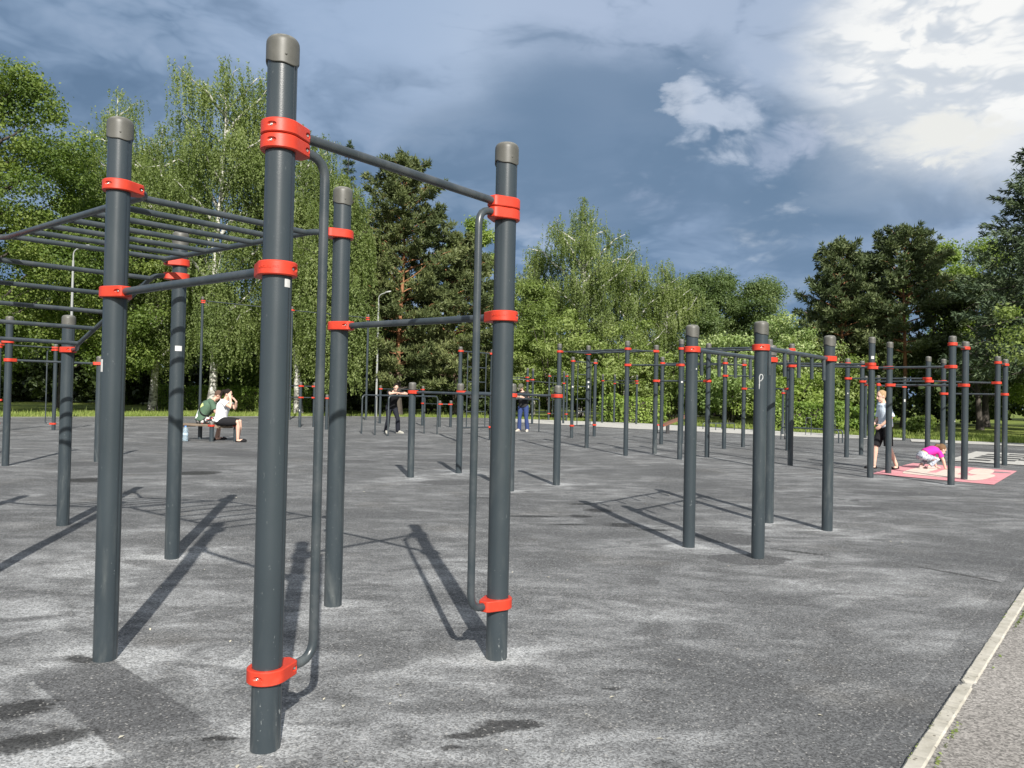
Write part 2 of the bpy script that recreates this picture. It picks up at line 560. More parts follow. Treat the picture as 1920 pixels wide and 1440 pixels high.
# near posts, whose feet gather pale dust
DUSTY_FEET = [(-0.88, 2.85, 1.0), (-1.94, 3.74, 1.1), (-0.05, 3.89, 1.0), (-1.08, 4.78, 0.8), (-2.62, 6.01, 0.7), (1.61, 6.9, 0.8),
              (2.09, 6.47, 0.5), (3.27, 7.93, 0.8), (2.81, 8.36, 0.8), (-1.56, 12.07, 0.9), (-0.86, 12.88, 0.9), (0.69, 11.47, 0.8),
              (0.03, 10.65, 0.7), (3.70, 16.85, .6), (4.49, 17.61, .6), (5.1, 15.3, .6), (5.82, 16.02, .6), (2.65, 17.75, .6), (3.45, 18.46, .6),
              (6.38, 13.65, .6), (7.13, 14.53, .6), (7.28, 12.72, .7), (8.01, 13.59, .5), (-8.29, 12.65, .5), (8.13, 18.64, .7), (8.93, 19.62, .6)]
WET = [(-0.13, 2.99, .13, .035, .25), (0.02, 3.09, .16, .06, .1), (-0.21, 2.87, .07, .025, .3), (-2.02, 3.13, .2, .11, .5), (-1.74, 2.86, .24, .095, .5),
       (-1.08, 2.92, .10, .03, .1), (-2.05, 3.73, .13, .05, -.4), (-0.57, 4.31, .07, .015, 0), (-0.42, 4.30, .07, .015, 0), (0.49, 3.51, .06, .03, .3),
       (-1.55, 2.62, .2, .04, .3), (1.05, 9.0, .17, .13, 0), (1.2, 8.03, .19, .15, 0), (0.90, 9.5, .18, .08, .2), (0.26, 8.46, .3, .06, .1), (0.8, 8.55, .14, .10, 0),
       (1.45, 7.75, .2, .07, 0), (0.62, 7.95, .22, .05, .2), (2.55, 6.75, .35, .04, -.6), (-4.92, 12.12, .36, .3, 0), (-5.98, 10.92, .4, .3, 0), (-0.3, 9.9, .2, .05, 0)]
DISC = [(-4.92, 12.12, .36, .34), (-5.98, 10.92, .40, .36), (-7.31, 13.18, .5, .4), (-5.46, 15.71, .55, .45), (1.0, 9.0, .14, .12), (1.12, 8.03, .15, .13), (0.86, 9.5, .16, .1),
        (0.26, 8.46, .3, .1), (0.75, 8.55, .12, .1), (-0.93, 11.52, .4, .3), (-3.13, 14.74, .6, .4), (2.12, 7.40, .34, .30), (2.0, 6.42, .34, .22),
        (-3.4, 10.2, .4, .25), (-1.5, 15.4, .6, .3), (-2.6, 18.6, .7, .5), (4.2, 9.6, .5, .16), (5.6, 11.3, .6, .25)]


def inv_rect(px, py, c, u, hu, hv, soft):
    u = np.array(u) / np.hypot(*u)
    v = np.array((-u[1], u[0]))
    dx, dy = px - c[0], py - c[1]
    a = np.abs(dx * u[0] + dy * u[1]) - hu
    b = np.abs(dx * v[0] + dy * v[1]) - hv
    return np.clip(1 - np.maximum(a, b) / soft, 0, 1)


def build_rubber():
    xs = np.concatenate([np.linspace(-46, -7, 66, endpoint=False), np.arange(-7, 6.5, 0.05), np.linspace(6.5, 19, 70)])
    ys = np.concatenate([np.linspace(-7.4, 1.8, 20, endpoint=False), np.arange(1.8, 10, 0.045), np.linspace(10, 20, 80, endpoint=False), np.linspace(20, 45, 60)])
    X, Y = np.meshgrid(xs, ys)
    nx, ny = len(xs), len(ys)
    rng = np.random.default_rng(5)
    Z = np.zeros_like(X)
    for k in range(14):                                   # a softly uneven surface
        a = rng.uniform(0, 6.28)
        w = rng.uniform(1.2, 5.5)
        Z += 0.0016 / (0.4 + 0.25 * w) * np.sin((X * np.cos(a) + Y * np.sin(a)) * w + rng.uniform(0, 6.28))
    dust = np.zeros_like(X)
    for (x, y, s) in DUSTY_FEET:
        r = np.hypot(X - x, (Y - y))
        ang = np.arctan2(Y - y, X - x)
        lob = 1 + 0.35 * np.sin(ang * 2 + x * 9) + 0.25 * np.sin(ang * 3 + y * 7)
        dust = np.maximum(dust, s * np.exp(-np.maximum(r - 0.05, 0) / (0.30 * lob)))
    for (x, y, s, w) in ((-1.55, 2.72, .75, .42), (-0.95, 2.55, .8, .40), (-2.2, 3.35, .55, .5), (-0.35, 2.65, .45, .5), (0.35, 2.75, .35, .5), (-2.7, 4.4, .5, .7), (-1.35, 3.75, .65, .35),
                         (-1.75, 4.6, .35, .5), (0.25, 3.6, .4, .5), (0.9, 4.6, .3, .6), (-0.6, 5.6, .3, .7), (1.2, 5.6, .25, .7), (-2.9, 5.6, .4, .7), (2.2, 5.2, .25, .6)):
        dust = np.maximum(dust, s * np.exp(-((X - x) ** 2 + (Y - y) ** 2) / (w * w)))
    dark = np.zeros_like(X)
    for (x, y, a, b, th) in WET:
        c, s = math.cos(th), math.sin(th)
        dx, dy = X - x, Y - y
        q = np.sqrt(((dx * c + dy * s) / a) ** 2 + ((-dx * s + dy * c) / b) ** 2)
        dark = np.maximum(dark, np.clip(1.35 - q * 0.9, 0, 1))
    shade_and_lines = np.zeros_like(X)
    disc = np.zeros_like(X)
    for (x, y, a, b) in DISC:
        q = np.sqrt(((X - x) / a) ** 2 + ((Y - y) / b) ** 2)
        disc = np.maximum(disc, np.clip(1.5 - q, 0, 1))
    # tree shadow painted dark on the rubber behind the court
    shade_and_lines = np.maximum(shade_and_lines, inv_rect(X, Y, (14.2, 22.9), (0.773, -0.635), 2.6, 0.8, 0.3) * 0.8)
    # thin dark lines across the rubber
    for p, q, w in (((3.51, 11.43), (6.06, 9.07), .03), ((2.82, 10.87), (6.77, 10.14), .02), ((-9, 14.0), (3.2, 26.0), .03), ((-16, 17.5), (-4, 29), .03)):
        cx, cy = (p[0] + q[0]) / 2, (p[1] + q[1]) / 2
        shade_and_lines = np.maximum(shade_and_lines, inv_rect(X, Y, (cx, cy), (q[0] - p[0], q[1] - p[1]), math.dist(p, q) / 2, w, 0.03) * 0.7)
    far = (Y > 24) & (X > 6)
    me = bpy.data.meshes.new('rubber')
    V = np.stack([X, Y, Z], -1).reshape(-1, 3)
    idx = np.arange(nx * ny).reshape(ny, nx)
    Fq = np.stack([idx[:-1, :-1], idx[:-1, 1:], idx[1:, 1:], idx[1:, :-1]], -1).reshape(-1, 4)
    me.vertices.add(len(V))
    me.vertices.foreach_set('co', V.astype(np.float32).ravel())
    me.loops.add(Fq.size)
    me.loops.foreach_set('vertex_index', Fq.astype(np.int32).ravel())
    me.polygons.add(len(Fq))
    me.polygons.foreach_set('loop_start', np.arange(0, Fq.size, 4, dtype=np.int32))
    me.polygons.foreach_set('loop_total', np.full(len(Fq), 4, dtype=np.int32))
    me.update(calc_edges=True)
    at = me.attributes.new('wear_shade', 'FLOAT_VECTOR', 'POINT')
    at.data.foreach_set('vector', np.stack([dust, dark, shade_and_lines], -1).reshape(-1, 3).astype(np.float32).ravel())
    at2 = me.attributes.new('disc', 'FLOAT', 'POINT')
    at2.data.foreach_set('value', disc.ravel().astype(np.float32))
    bm = bmesh.new()
    bm.from_mesh(me)
    n = len(RUBBER)
    for i in range(n):
        a, b = Vector(RUBBER[i] + (0,)), Vector(RUBBER[(i + 1) % n] + (0,))
        d = (b - a).normalized()
        bmesh.ops.bisect_plane(bm, geom=bm.verts[:] + bm.edges[:] + bm.faces[:], plane_co=a, plane_no=Vector((d.y, -d.x, 0)), clear_outer=True)
    bm.to_mesh(me)
    bm.free()
    for p in me.polygons:
        p.use_smooth = True
    m, g = material('rubber_crumb')
    wc = worldco(g)
    wear_shade = g.sep(g.new('ShaderNodeAttribute', attribute_name='wear_shade').outputs['Vector'])
    gr = g.voronoi(wc, 135.0, 'Color')
    grv = g.sep(gr)
    gr2 = g.noise(wc, 260.0, 2, 0.6)
    mid = g.noise(wc, 26.0, 5, 0.7)
    big = g.noise(wc, 0.55, 5, 0.6, 0.6)
    # drifts of pale dust left by rain, running roughly across the view
    drift = g.noise(g.vmath('MULTIPLY', g.vmath('ADD', wc, (3.0, 1.0, 0.0)), (0.85, 1.5, 1.0)), 1.25, 7, 0.58, 1.3)
    drift2 = g.noise(g.vmath('MULTIPLY', g.vmath('ADD', wc, (9.0, 4.0, 0.0)), (0.8, 1.4, 1.0)), 2.6, 6, 0.62, 0.9)
    dm = g.math('ADD', g.math('MULTIPLY', drift, 0.6), g.math('MULTIPLY', drift2, 0.4))
    dm = g.math('MULTIPLY', g.smooth(dm, 0.42, 0.74), 0.74)
    dm = g.math('MULTIPLY', dm, g.smooth(big, 0.28, 0.58))
    halo = g.math('MULTIPLY', wear_shade[0], g.math('ADD', 0.10, g.math('MULTIPLY', g.smooth(drift2, 0.36, 0.62), 1.0)))
    halo = g.math('ADD', halo, g.math('MULTIPLY', g.smooth(wear_shade[0], 0.42, 0.85), 0.35))
    dm = g.math('ADD', dm, g.math('MULTIPLY', halo, 1.15), clamp=True)
    pt = g.smooth(wear_shade[2], 0.25, 0.7)  # painted tree shadow and thin dark lines
    dsc = g.new('ShaderNodeAttribute', attribute_name='disc').outputs['Fac']
    edge = g.noise(wc, 7.0, 4, 0.6)
    dsc = g.smooth(g.math('ADD', dsc, g.math('MULTIPLY', g.math('SUBTRACT', edge, 0.5), 1.1)), 0.44, 0.52)
    pt = g.math('MAXIMUM', pt, g.math('MULTIPLY', dsc, 0.85))
    px, py, _pz = g.sep(wc)
    wob = g.math('MULTIPLY', g.math('SUBTRACT', g.noise(wc, 3.0, 3, 0.5), 0.5), 0.02)

    def along(cx, cy, ux, uy):
        return g.math('ADD', g.math('ADD', g.math('MULTIPLY', g.math('SUBTRACT', px, cx), ux), g.math('MULTIPLY', g.math('SUBTRACT', py, cy), uy)), wob)
    # strip cast along the kerb, with a pale joint
    sd = along(1.40, 2.752, E2.x, E2.y)
    pt = g.math('MAXIMUM', pt, g.math('MULTIPLY', g.smooth(sd, 0.142, 0.136), 0.28))
    joint = g.math('MULTIPLY', g.smooth(g.math('ABSOLUTE', g.math('SUBTRACT', sd, 0.142)), 0.007, 0.003), g.smooth(mid, 0.40, 0.60))
    # short dark repaired seam near the kerb
    qa = g.math('ABSOLUTE', along(3.48, 5.98, 0.597, -0.802))
    qb = g.math('ABSOLUTE', along(3.48, 5.98, 0.802, 0.597))
    seam = g.math('MULTIPLY', g.smooth(qa, 0.33, 0.29), g.smooth(g.math('ADD', qb, g.math('MULTIPLY', mid, 0.02)), 0.042, 0.030))
    # newer rectangle let in at the near left
    ra = along(-1.66, 3.27, 0.735, -0.678)
    ra = g.math('MAXIMUM', ra, g.math('ADD', g.math('MULTIPLY', ra, -1.0), -0.04))
    rb = g.math('ABSOLUTE', along(-1.61, 3.23, 0.678, 0.735))
    rc = g.math('MULTIPLY', g.smooth(ra, 0.60, 0.40), g.smooth(rb, 0.180, 0.168))
    pt = g.math('MAXIMUM', pt, g.math('MULTIPLY', rc, g.math('ADD', 0.35, g.math('MULTIPLY', mid, 0.7))))
    dm = g.math('MULTIPLY', dm, g.math('SUBTRACT', 1.0, g.math('MULTIPLY', pt, 0.85)))
    wet0 = g.smooth(g.math('ADD', wear_shade[1], g.math('MULTIPLY', g.math('SUBTRACT', mid, 0.5), 1.1)), 0.35, 0.75)
    wetm = wet0
    basec = g.ramp(g.math('ADD', g.math('MULTIPLY', big, 0.6), g.math('MULTIPLY', mid, 0.4)),
                   [(0.3, (0.070, 0.072, 0.075)), (0.55, (0.103, 0.105, 0.107)), (0.75, (0.132, 0.132, 0.131))])
    brown = g.smooth(g.noise(wc, 0.9, 4, 0.6), 0.55, 0.72)
    basec = g.mix(g.math('MULTIPLY', brown, 0.35), basec, (0.118, 0.110, 0.098))
    col = g.mix(g.math('MULTIPLY', dm, g.math('ADD', 0.55, g.math('MULTIPLY', mid, 0.55))), basec, (0.36, 0.368, 0.372))
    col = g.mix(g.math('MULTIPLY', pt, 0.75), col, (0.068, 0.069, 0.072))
    col = g.mix(g.math('MULTIPLY', seam, 0.75), col, (0.035, 0.035, 0.036))
    col = g.mix(g.math('MULTIPLY', wetm, 0.82), col, (0.022, 0.021, 0.020))
    col = g.mix(g.math('MULTIPLY', joint, 0.16), col, (0.40, 0.40, 0.39))
    # crumb by crumb
    spk = g.math('ADD', g.math('MULTIPLY', grv[0], 1.0), g.math('MULTIPLY', gr2, 0.70))
    col = g.vmath('SCALE', col, g.math('ADD', 0.15, spk))
    white = g.math('GREATER_THAN', grv[1], 0.972)
    col = g.mix(g.math('MULTIPLY', white, 0.55), col, (0.40, 0.39, 0.37))
    setp(g, col, g.math('SUBTRACT', 0.92, g.math('MULTIPLY', wetm, 0.3)), 0,
         g.math('ADD', grv[2], g.math('MULTIPLY', mid, 1.6)), 0.55, 0.004, spec=0.25)
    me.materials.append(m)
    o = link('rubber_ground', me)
    tag(o, 'grey rubber crumb surface of the sports ground with dusty streaks', 'ground', kind='structure')


build_rubber()


def flat(name, pts, z, mat, label=None, cat=None, kind='structure', thick=0.0):
    bm = bmesh.new()
    vs = [bm.verts.new((p[0], p[1], z)) for p in pts]
    f = bm.faces.new(vs)
    if f.normal.z < 0:
        f.normal_flip()
    f.normal_update()
    if f.normal.z < 0:
        f.normal_flip()
    if thick:
        bmesh.ops.solidify(bm, geom=[f], thickness=thick)
    me = bpy.data.meshes.new(name)
    bm.to_mesh(me)
    bm.free()
    me.materials.append(mat)
    o = link(name, me)
    return tag(o, label, cat, kind=kind)


def mk_lawn():
    m, g = material('lawn')
    wc = worldco(g)
    a = g.noise(wc, 0.35, 5, 0.6)
    b = g.noise(wc, 9.0, 5, 0.7)
    c = g.noise(wc, 60.0, 2, 0.6)
    col = g.ramp(g.math('ADD', g.math('MULTIPLY', a, 0.5), g.math('MULTIPLY', b, 0.5)),
                 [(0.3, (0.075, 0.105, 0.022)), (0.5, (0.140, 0.180, 0.038)), (0.68, (0.215, 0.235, 0.065)), (0.8, (0.27, 0.25, 0.10))])
    col = g.vmath('SCALE', col, g.math('ADD', 0.6, g.math('MULTIPLY', c, 0.8)))
    setp(g, col, 0.9, 0, b, 0.8, 0.06, 0.2)
    return m


M['lawn'] = mk_lawn()


def gravel(name, cols, scale, speck):
    m, g = material(name)
    wc = worldco(g)
    v = g.sep(g.voronoi(wc, scale, 'Color'))
    n = g.noise(wc, 1.3, 5, 0.6, 0.4)
    n2 = g.noise(wc, 22.0, 4, 0.7)
    col = g.ramp(g.math('ADD', g.math('MULTIPLY', n, 0.6), g.math('MULTIPLY', n2, 0.4)), [(0.3, cols[0]), (0.55, cols[1]), (0.75, cols[2])])
    col = g.vmath('SCALE', col, g.math('ADD', 1 - speck / 2, g.math('MULTIPLY', v[0], speck)))
    setp(g, col, 0.9, 0, v[1], 0.6, 0.004, 0.2)
    return m


M['gravel'] = gravel('pink_gravel', ((0.18, 0.170, 0.158), (0.25, 0.236, 0.220), (0.31, 0.295, 0.277)), 120, 1.0)
M['paving'] = gravel('pale_paving', ((0.34, 0.335, 0.315), (0.43, 0.42, 0.395), (0.50, 0.49, 0.46)), 40, 0.25)
M['asphalt'] = gravel('grey_path', ((0.17, 0.17, 0.165), (0.24, 0.238, 0.23), (0.30, 0.295, 0.28)), 60, 0.4)

bmg = MB()
bmg.add([(-260, -120, 0), (260, -120, 0), (260, 380, 0), (-260, 380, 0)], [(0, 1, 2, 3)], False)
lw = bmg.obj('lawn', M['lawn'])
lw.location.z = -0.03
tag(lw, 'green lawn under the trees around the sports ground', 'lawn', kind='structure')

# gravel walk beyond the kerb, on the right
ka, kb = Vector((1.40, 2.752, 0)), E1
gp = [ka + kb * -9 - E2 * 0.055, ka + kb * -9 - E2 * 4.2, ka + kb * 30 - E2 * 4.2, ka + kb * 30 - E2 * 0.055]
flat('gravel_path', gp, 0.004, M['gravel'], 'pinkish grey gravel walk beside the kerb', 'path')
# pale concrete walk behind the rubber
near = [(0.04, 38.43), (1.97, 36.64), (5.54, 33.07), (7.58, 32.0), (10.55, 29.17), (12.37, 28.57), (14.12, 27.83)]
far = [(15.0, 29.4), (13.83, 31.94), (10.71, 35.0), (6.85, 40.91), (0.04, 44.4)]
flat('concrete_path', near + far, 0.013, M['paving'], 'pale concrete walk along the back of the rubber ground', 'path')
flat('path_strip', [(14.0, 26.9), (19.4, 24.2), (20.4, 26.2), (15.0, 28.9)], 0.017, M['paving'], 'pale walk running off behind the checkered court', 'path')
flat('edge_strip', [(-8.8, 41.6), (-20.75, 30.9), (-46.3, 8.6), (-46.9, 9.3), (-21.1, 32.0), (-8.9, 43.0), (0.04, 44.9), (0.04, 44.0)], 0.014, M['asphalt'],
     'thin grey strip between the rubber ground and the lawn', 'path')
flat('park_path', [(-70, 66), (-8, 71), (30, 60), (30, 61.6), (-8, 73), (-70, 68.5)], -0.02, M['asphalt'], 'grey park walk far behind the lawn', 'path')
# checkered court
flat('court_base', [(10.3, 18.2), (13.3, 22.0), (16.2, 19.6), (13.2, 15.8)], 0.011, M['paving'], 'pale paved court beyond the pink mat', 'court')


def mk_checks():
    mb = MB()
    o, u, v = Vector((10.95, 18.48, 0.016)), Vector((0.635, 0.773, 0)), Vector((0.773, -0.635, 0))
    s = 0.46
    for i in range(8):
        for j in range(8):
            if (i + j) % 2 == 0 and random.random() > 0.06:
                a = o + u * i * s + v * j * s
                mb.add([a, a + v * s, a + v * s + u * s, a + u * s], [(0, 1, 2, 3)], False)
    return mb


ck = mk_checks().obj('court_checks', simple('check_paint', (0.045, 0.045, 0.045), 0.8, 0.3, 6))
tag(ck, 'black squares of the chessboard on the pale court', 'floor marking', kind='structure')


# kerb of concrete stones
def build_kerb():
    mb = MB()
    rng = random.Random(3)
    t = -8.0
    while t < 30:
        ln = 4.0
        a, b = t + 0.001, t + ln - 0.001
        n = 200
        zt = 0.014 + rng.uniform(-0.003, 0.003)
        w = 0.062
        off = 0.0
        vs, fs = [], []
        for i in range(n + 1):
            s = a + (b - a) * i / n
            e0 = off + rng.uniform(-0.0018, 0.001)
            e1 = off + w + rng.uniform(-0.001, 0.0018)
            broken = abs(s - 1.17) < 0.035
            zz = zt - (0.008 if broken else 0) + rng.uniform(-0.003, 0.001)
            if broken:
                e0 += rng.uniform(0, 0.014)
                e1 -= rng.uniform(0, 0.012)
            c = Vector((1.40, 2.752, 0)) + E1 * s
            for e, z in ((e0, -0.04), (e0, zz - 0.006), (e0 + 0.007, zz), (e1 - 0.007, zz), (e1, zz - 0.006), (e1, -0.04)):
                p = c - E2 * e
                vs.append((p.x, p.y, z))
        for i in range(n):
            for k in range(5):
                fs.append((i * 6 + k, (i + 1) * 6 + k, (i + 1) * 6 + k + 1, i * 6 + k + 1))
        mb.add(vs, [tuple(reversed(f)) for f in fs], False)
        mb.add([vs[k] for k in range(6)], [(0, 1, 2, 3, 4, 5)], False)
        mb.add([vs[-6 + k] for k in range(6)], [(5, 4, 3, 2, 1, 0)], False)
        t += ln
    m, g = material('kerb_concrete')
    wc = worldco(g)
    n = g.noise(wc, 7, 6, 0.65)
    pit = g.voronoi(wc, 46.0, 'Distance')
    col = g.ramp(n, [(0.3, (0.27, 0.255, 0.215)), (0.5, (0.39, 0.37, 0.32)), (0.7, (0.46, 0.44, 0.39))])
    pm = g.math('MULTIPLY', g.smooth(pit, 0.34, 0.16), g.smooth(g.noise(wc, 16, 3), 0.50, 0.60))
    col = g.mix(g.math('MULTIPLY', pm, 0.75), col, (0.085, 0.075, 0.060))
    setp(g, col, 0.9, 0, n, 0.5, 0.01, 0.2)
    tag(mb.obj('kerb', m), 'pale concrete kerb between rubber and gravel, chipped in one place', 'kerb', kind='structure')


build_kerb()


def moss_line():
    rng = np.random.default_rng(8)
    n = 1300
    t = rng.uniform(-1, 9, n)
    keep = (np.sin(t * 5.1) + np.sin(t * 2.3 + 1) + rng.normal(0, .5, n)) > 0.7
    t = t[keep]
    n = len(t)
    P = np.zeros((n, 3))
    e = np.where(rng.random(n) < 0.7, 0.064 + rng.random(n) * 0.015, -0.004 - rng.random(n) * 0.010)
    P[:, 0] = 1.415 + E1.x * t - E2.x * e
    P[:, 1] = 2.745 + E1.y * t - E2.y * e
    P[:, 2] = 0.004 + rng.random(n) * 0.008
    o = link('moss', quads_mesh('moss', leaf_verts(P, rng.uniform(0.006, 0.014, n), rng, 0.5, 1.6), M['leaf_shrub']))
    tag(o, 'specks of moss and grass along the pale kerb', 'moss', kind='stuff')


def leaf_verts(P, size, rng, up=0.3, elong=1.7, N=None, bias=None):
    n = len(P)
    if N is None:
        N = rng.normal(size=(n, 3))
        N /= np.linalg.norm(N, axis=1, keepdims=True) + 1e-9
        N[:, 2] = np.abs(N[:, 2]) + up
        N /= np.linalg.norm(N, axis=1, keepdims=True) + 1e-9
    T = rng.normal(size=(n, 3))
    if bias is not None:
        T = T * 0.6 + bias
    T -= N * np.sum(T * N, axis=1, keepdims=True)
    T /= np.linalg.norm(T, axis=1, keepdims=True) + 1e-9
    B = np.cross(N, T)
    s = np.asarray(size).reshape(-1, 1) if np.ndim(size) else np.full((n, 1), size)
    L, W = T * s * elong * 0.5, B * s * 0.5
    sag = N * s * 0.12
    return np.stack([P + L - sag, P + W + sag, P - L - sag, P - W + sag], 1).reshape(-1, 3)


moss_line()


def litter():
    rng = np.random.default_rng(21)
    n = 110
    P = np.zeros((n, 3))
    d = 2.5 + 12 * rng.random(n) ** 1.6
    P[:, 0] = rng.uniform(-0.7, 0.62, n) * d
    P[:, 1] = d
    P[:, 2] = 0.006
    ok = ((P[:, 0] - 1.40) * E2.x + (P[:, 1] - 2.70) * E2.y) > 0.05
    P = P[ok]
    n = len(P)
    Nn = np.tile((0, 0, 1.0), (n, 1)) + rng.normal(0, .15, (n, 3))
    Nn /= np.linalg.norm(Nn, axis=1, keepdims=True)
    o = link('litter', quads_mesh('litter', leaf_verts(P, rng.uniform(0.006, 0.016, n), rng, 0, 2.4, Nn), simple('pale_seed', (0.50, 0.47, 0.38), 0.8, 0.3, 3)))
    tag(o, 'pale seeds and bits of leaf scattered over the rubber', 'litter', kind='stuff')


litter()


# pink mat with pale hand-like shapes
def pink_mat():
    m, g = material('pink_rubber')
    wc = worldco(g)
    n = g.noise(wc, 3, 5, 0.65)
    v = g.sep(g.voronoi(wc, 140, 'Color'))
    col = g.ramp(n, [(0.3, (0.52, 0.21, 0.235)), (0.6, (0.60, 0.28, 0.30)), (0.8, (0.62, 0.36, 0.36))])
    col = g.vmath('SCALE', col, g.math('ADD', 0.8, g.math('MULTIPLY', v[0], 0.4)))
    setp(g, col, 0.85, 0, v[1], 0.4, 0.003, 0.2)
    c = [Vector((6.72, 14.36, 0)), Vector((8.04, 12.80, 0)), Vector((10.28, 15.62, 0)), Vector((8.97, 17.16, 0))]
    flat('pink_mat', c, 0.010, m, 'pink rubber mat let into the grey ground with pale shapes', 'mat')
    m2, g2 = material('cream_rubber')
    wc = worldco(g2)
    n = g2.noise(wc, 4, 5, 0.6)
    v = g2.sep(g2.voronoi(wc, 140, 'Color'))
    col = g2.ramp(n, [(0.3, (0.55, 0.43, 0.37)), (0.7, (0.66, 0.56, 0.49))])
    col = g2.vmath('SCALE', col, g2.math('ADD', 0.85, g2.math('MULTIPLY', v[0], 0.3)))
    setp(g2, col, 0.85, 0, v[1], 0.4, 0.003, 0.2)
    mb = MB()

    def blob(cx, cy, a, b, th, z):
        vs = []
        for k in range(40):
            t = 2 * math.pi * k / 40
            ca, sa = math.cos(t), math.sin(t)
            p, q = math.copysign(abs(ca) ** .7, ca) * a, math.copysign(abs(sa) ** .9, sa) * b
            vs.append((cx + p * math.cos(th) - q * math.sin(th), cy + p * math.sin(th) + q * math.cos(th), z))
        mb.add(vs, [tuple(range(40))], False)
    th = math.atan2(E1.y, E1.x)
    O = c[0]
    u, v_ = E1, -E2
    def at(s, t):
        p = O + u * s + v_ * t
        return p.x, p.y
    blob(*at(2.35, 1.45), 0.85, 0.20, th + .06, 0.0138)
    blob(*at(1.75, 0.52), 1.25, 0.20, th, 0.0142)
    blob(*at(1.60, 1.02), 1.25, 0.18, th + .04, 0.0146)
    blob(*at(0.95, 1.62), 0.85, 0.17, th - .05, 0.0150)
    blob(*at(0.80, 1.05), 0.40, 0.62, th, 0.0154)
    tag(mb.obj('mat_shapes', m2), 'cream shapes inlaid in the pink mat', 'floor marking', kind='structure')


pink_mat()
# ================================================================== workout frames
PR = 0.054                    # post radius
BR = 0.0185                   # bar radius
_cache = {}


def cached(key, fn):
    if key not in _cache:
        _cache[key] = fn()
    return _cache[key]


def post_mesh(h, hi):
    def mk():
        mb = MB()
        seg = 64 if hi else 24
        prof = []
        g0 = R(-14)
        for k in range(seg):
            a = 2 * math.pi * k / seg
            d = (a - g0 + math.pi) % (2 * math.pi) - math.pi
            r = PR
            if hi and abs(d) < 0.055:
                r = PR - 0.0025
            prof.append((r * math.cos(a), r * math.sin(a)))
        zs = [-0.05, h * 0.33, h * 0.66, h - 0.03]
        vs = [(x, y, z) for z in zs for x, y in prof]
        fs = []
        for i in range(len(zs) - 1):
            for k in range(seg):
                k2 = (k + 1) % seg
                fs.append((i * seg + k, i * seg + k2, (i + 1) * seg + k2, (i + 1) * seg + k))
        mb.add(vs, fs, True)
        return mb.mesh('post', M['post'])
    return cached(('post', round(h, 3), hi), mk)


def cap_mesh(hi):
    def mk():
        seg = 48 if hi else 20
        R0 = 0.0605
        prof = [(PR + 0.0005, -0.112), (R0 - 0.0012, -0.112), (R0, -0.1105), (R0, -0.108), (R0, -0.06), (R0, -0.038)]
        for k in range(1, 8):
            a = k / 7 * math.pi / 2
            rr = 0.030
            prof.append((R0 - rr + rr * math.cos(a), -0.034 + rr * math.sin(a)))
        prof += [(R0 - 0.045, -0.0012), (0.0005, 0.0)]
        mb = MB()
        mb.lathe(prof, seg)
        vs = []
        for (x, y, z) in mb.v:                       # wavy lower edge
            if z < -0.10:
                a = math.atan2(y, x)
                z += 0.010 * math.sin(2 * a + 0.5) + 0.004 * math.sin(4 * a)
            vs.append((x, y, z))
        mb.v = vs
        if hi:
            a = R(-62)
            mb.lathe([(0.0001, 0.004), (0.004, 0.003), (0.005, 0.0)], 10)
            n = 10 * 3
            for i in range(len(mb.v) - n, len(mb.v)):
                x, y, z = mb.v[i]
                p = Vector((math.cos(a), math.sin(a), 0)) * (R0 - 0.001 + z) + Vector((-math.sin(a), math.cos(a), 0)) * x + Vector((0, 0, -0.086 + y))
                mb.v[i] = tuple(p)
        return mb.mesh('cap', M['cap'])
    return cached(('cap', hi), mk)


def clamp_outline(n):
    """outer outline of a clamp, nose on +X, sampled by angle"""
    rc, nx, nh = 0.0725, 0.116, 0.032
    pts = []
    # tangent from nose corner to circle
    d = math.hypot(nx - 0.012, nh)
    base = math.atan2(nh, nx - 0.012)
    ta = base + math.acos(min(1, rc / d))
    poly = []
    k1 = 40
    for i in range(k1 + 1):
        a = ta + (2 * math.pi - 2 * ta) * i / k1
        poly.append((rc * math.cos(a), rc * math.sin(a)))
    poly += [(nx - 0.010, -nh), (nx, -nh + 0.010), (nx, nh - 0.010), (nx - 0.010, nh)]
    # resample by arc length so that the hole ring can pair with it
    cl = poly + [poly[0]]
    L = [0]
    for a, b in zip(cl, cl[1:]):
        L.append(L[-1] + math.dist(a, b))
    for i in range(n):
        t = L[-1] * i / n
        j = max(k for k in range(len(L)) if L[k] <= t + 1e-12)
        j = min(j, len(cl) - 2)
        u = (t - L[j]) / (L[j + 1] - L[j])
        pts.append((cl[j][0] * (1 - u) + cl[j + 1][0] * u, cl[j][1] * (1 - u) + cl[j + 1][1] * u))
    return pts


BOLT_SPOTS = [(R(-152), 0.0725, 1), (None, 0.097, -0.0355)]


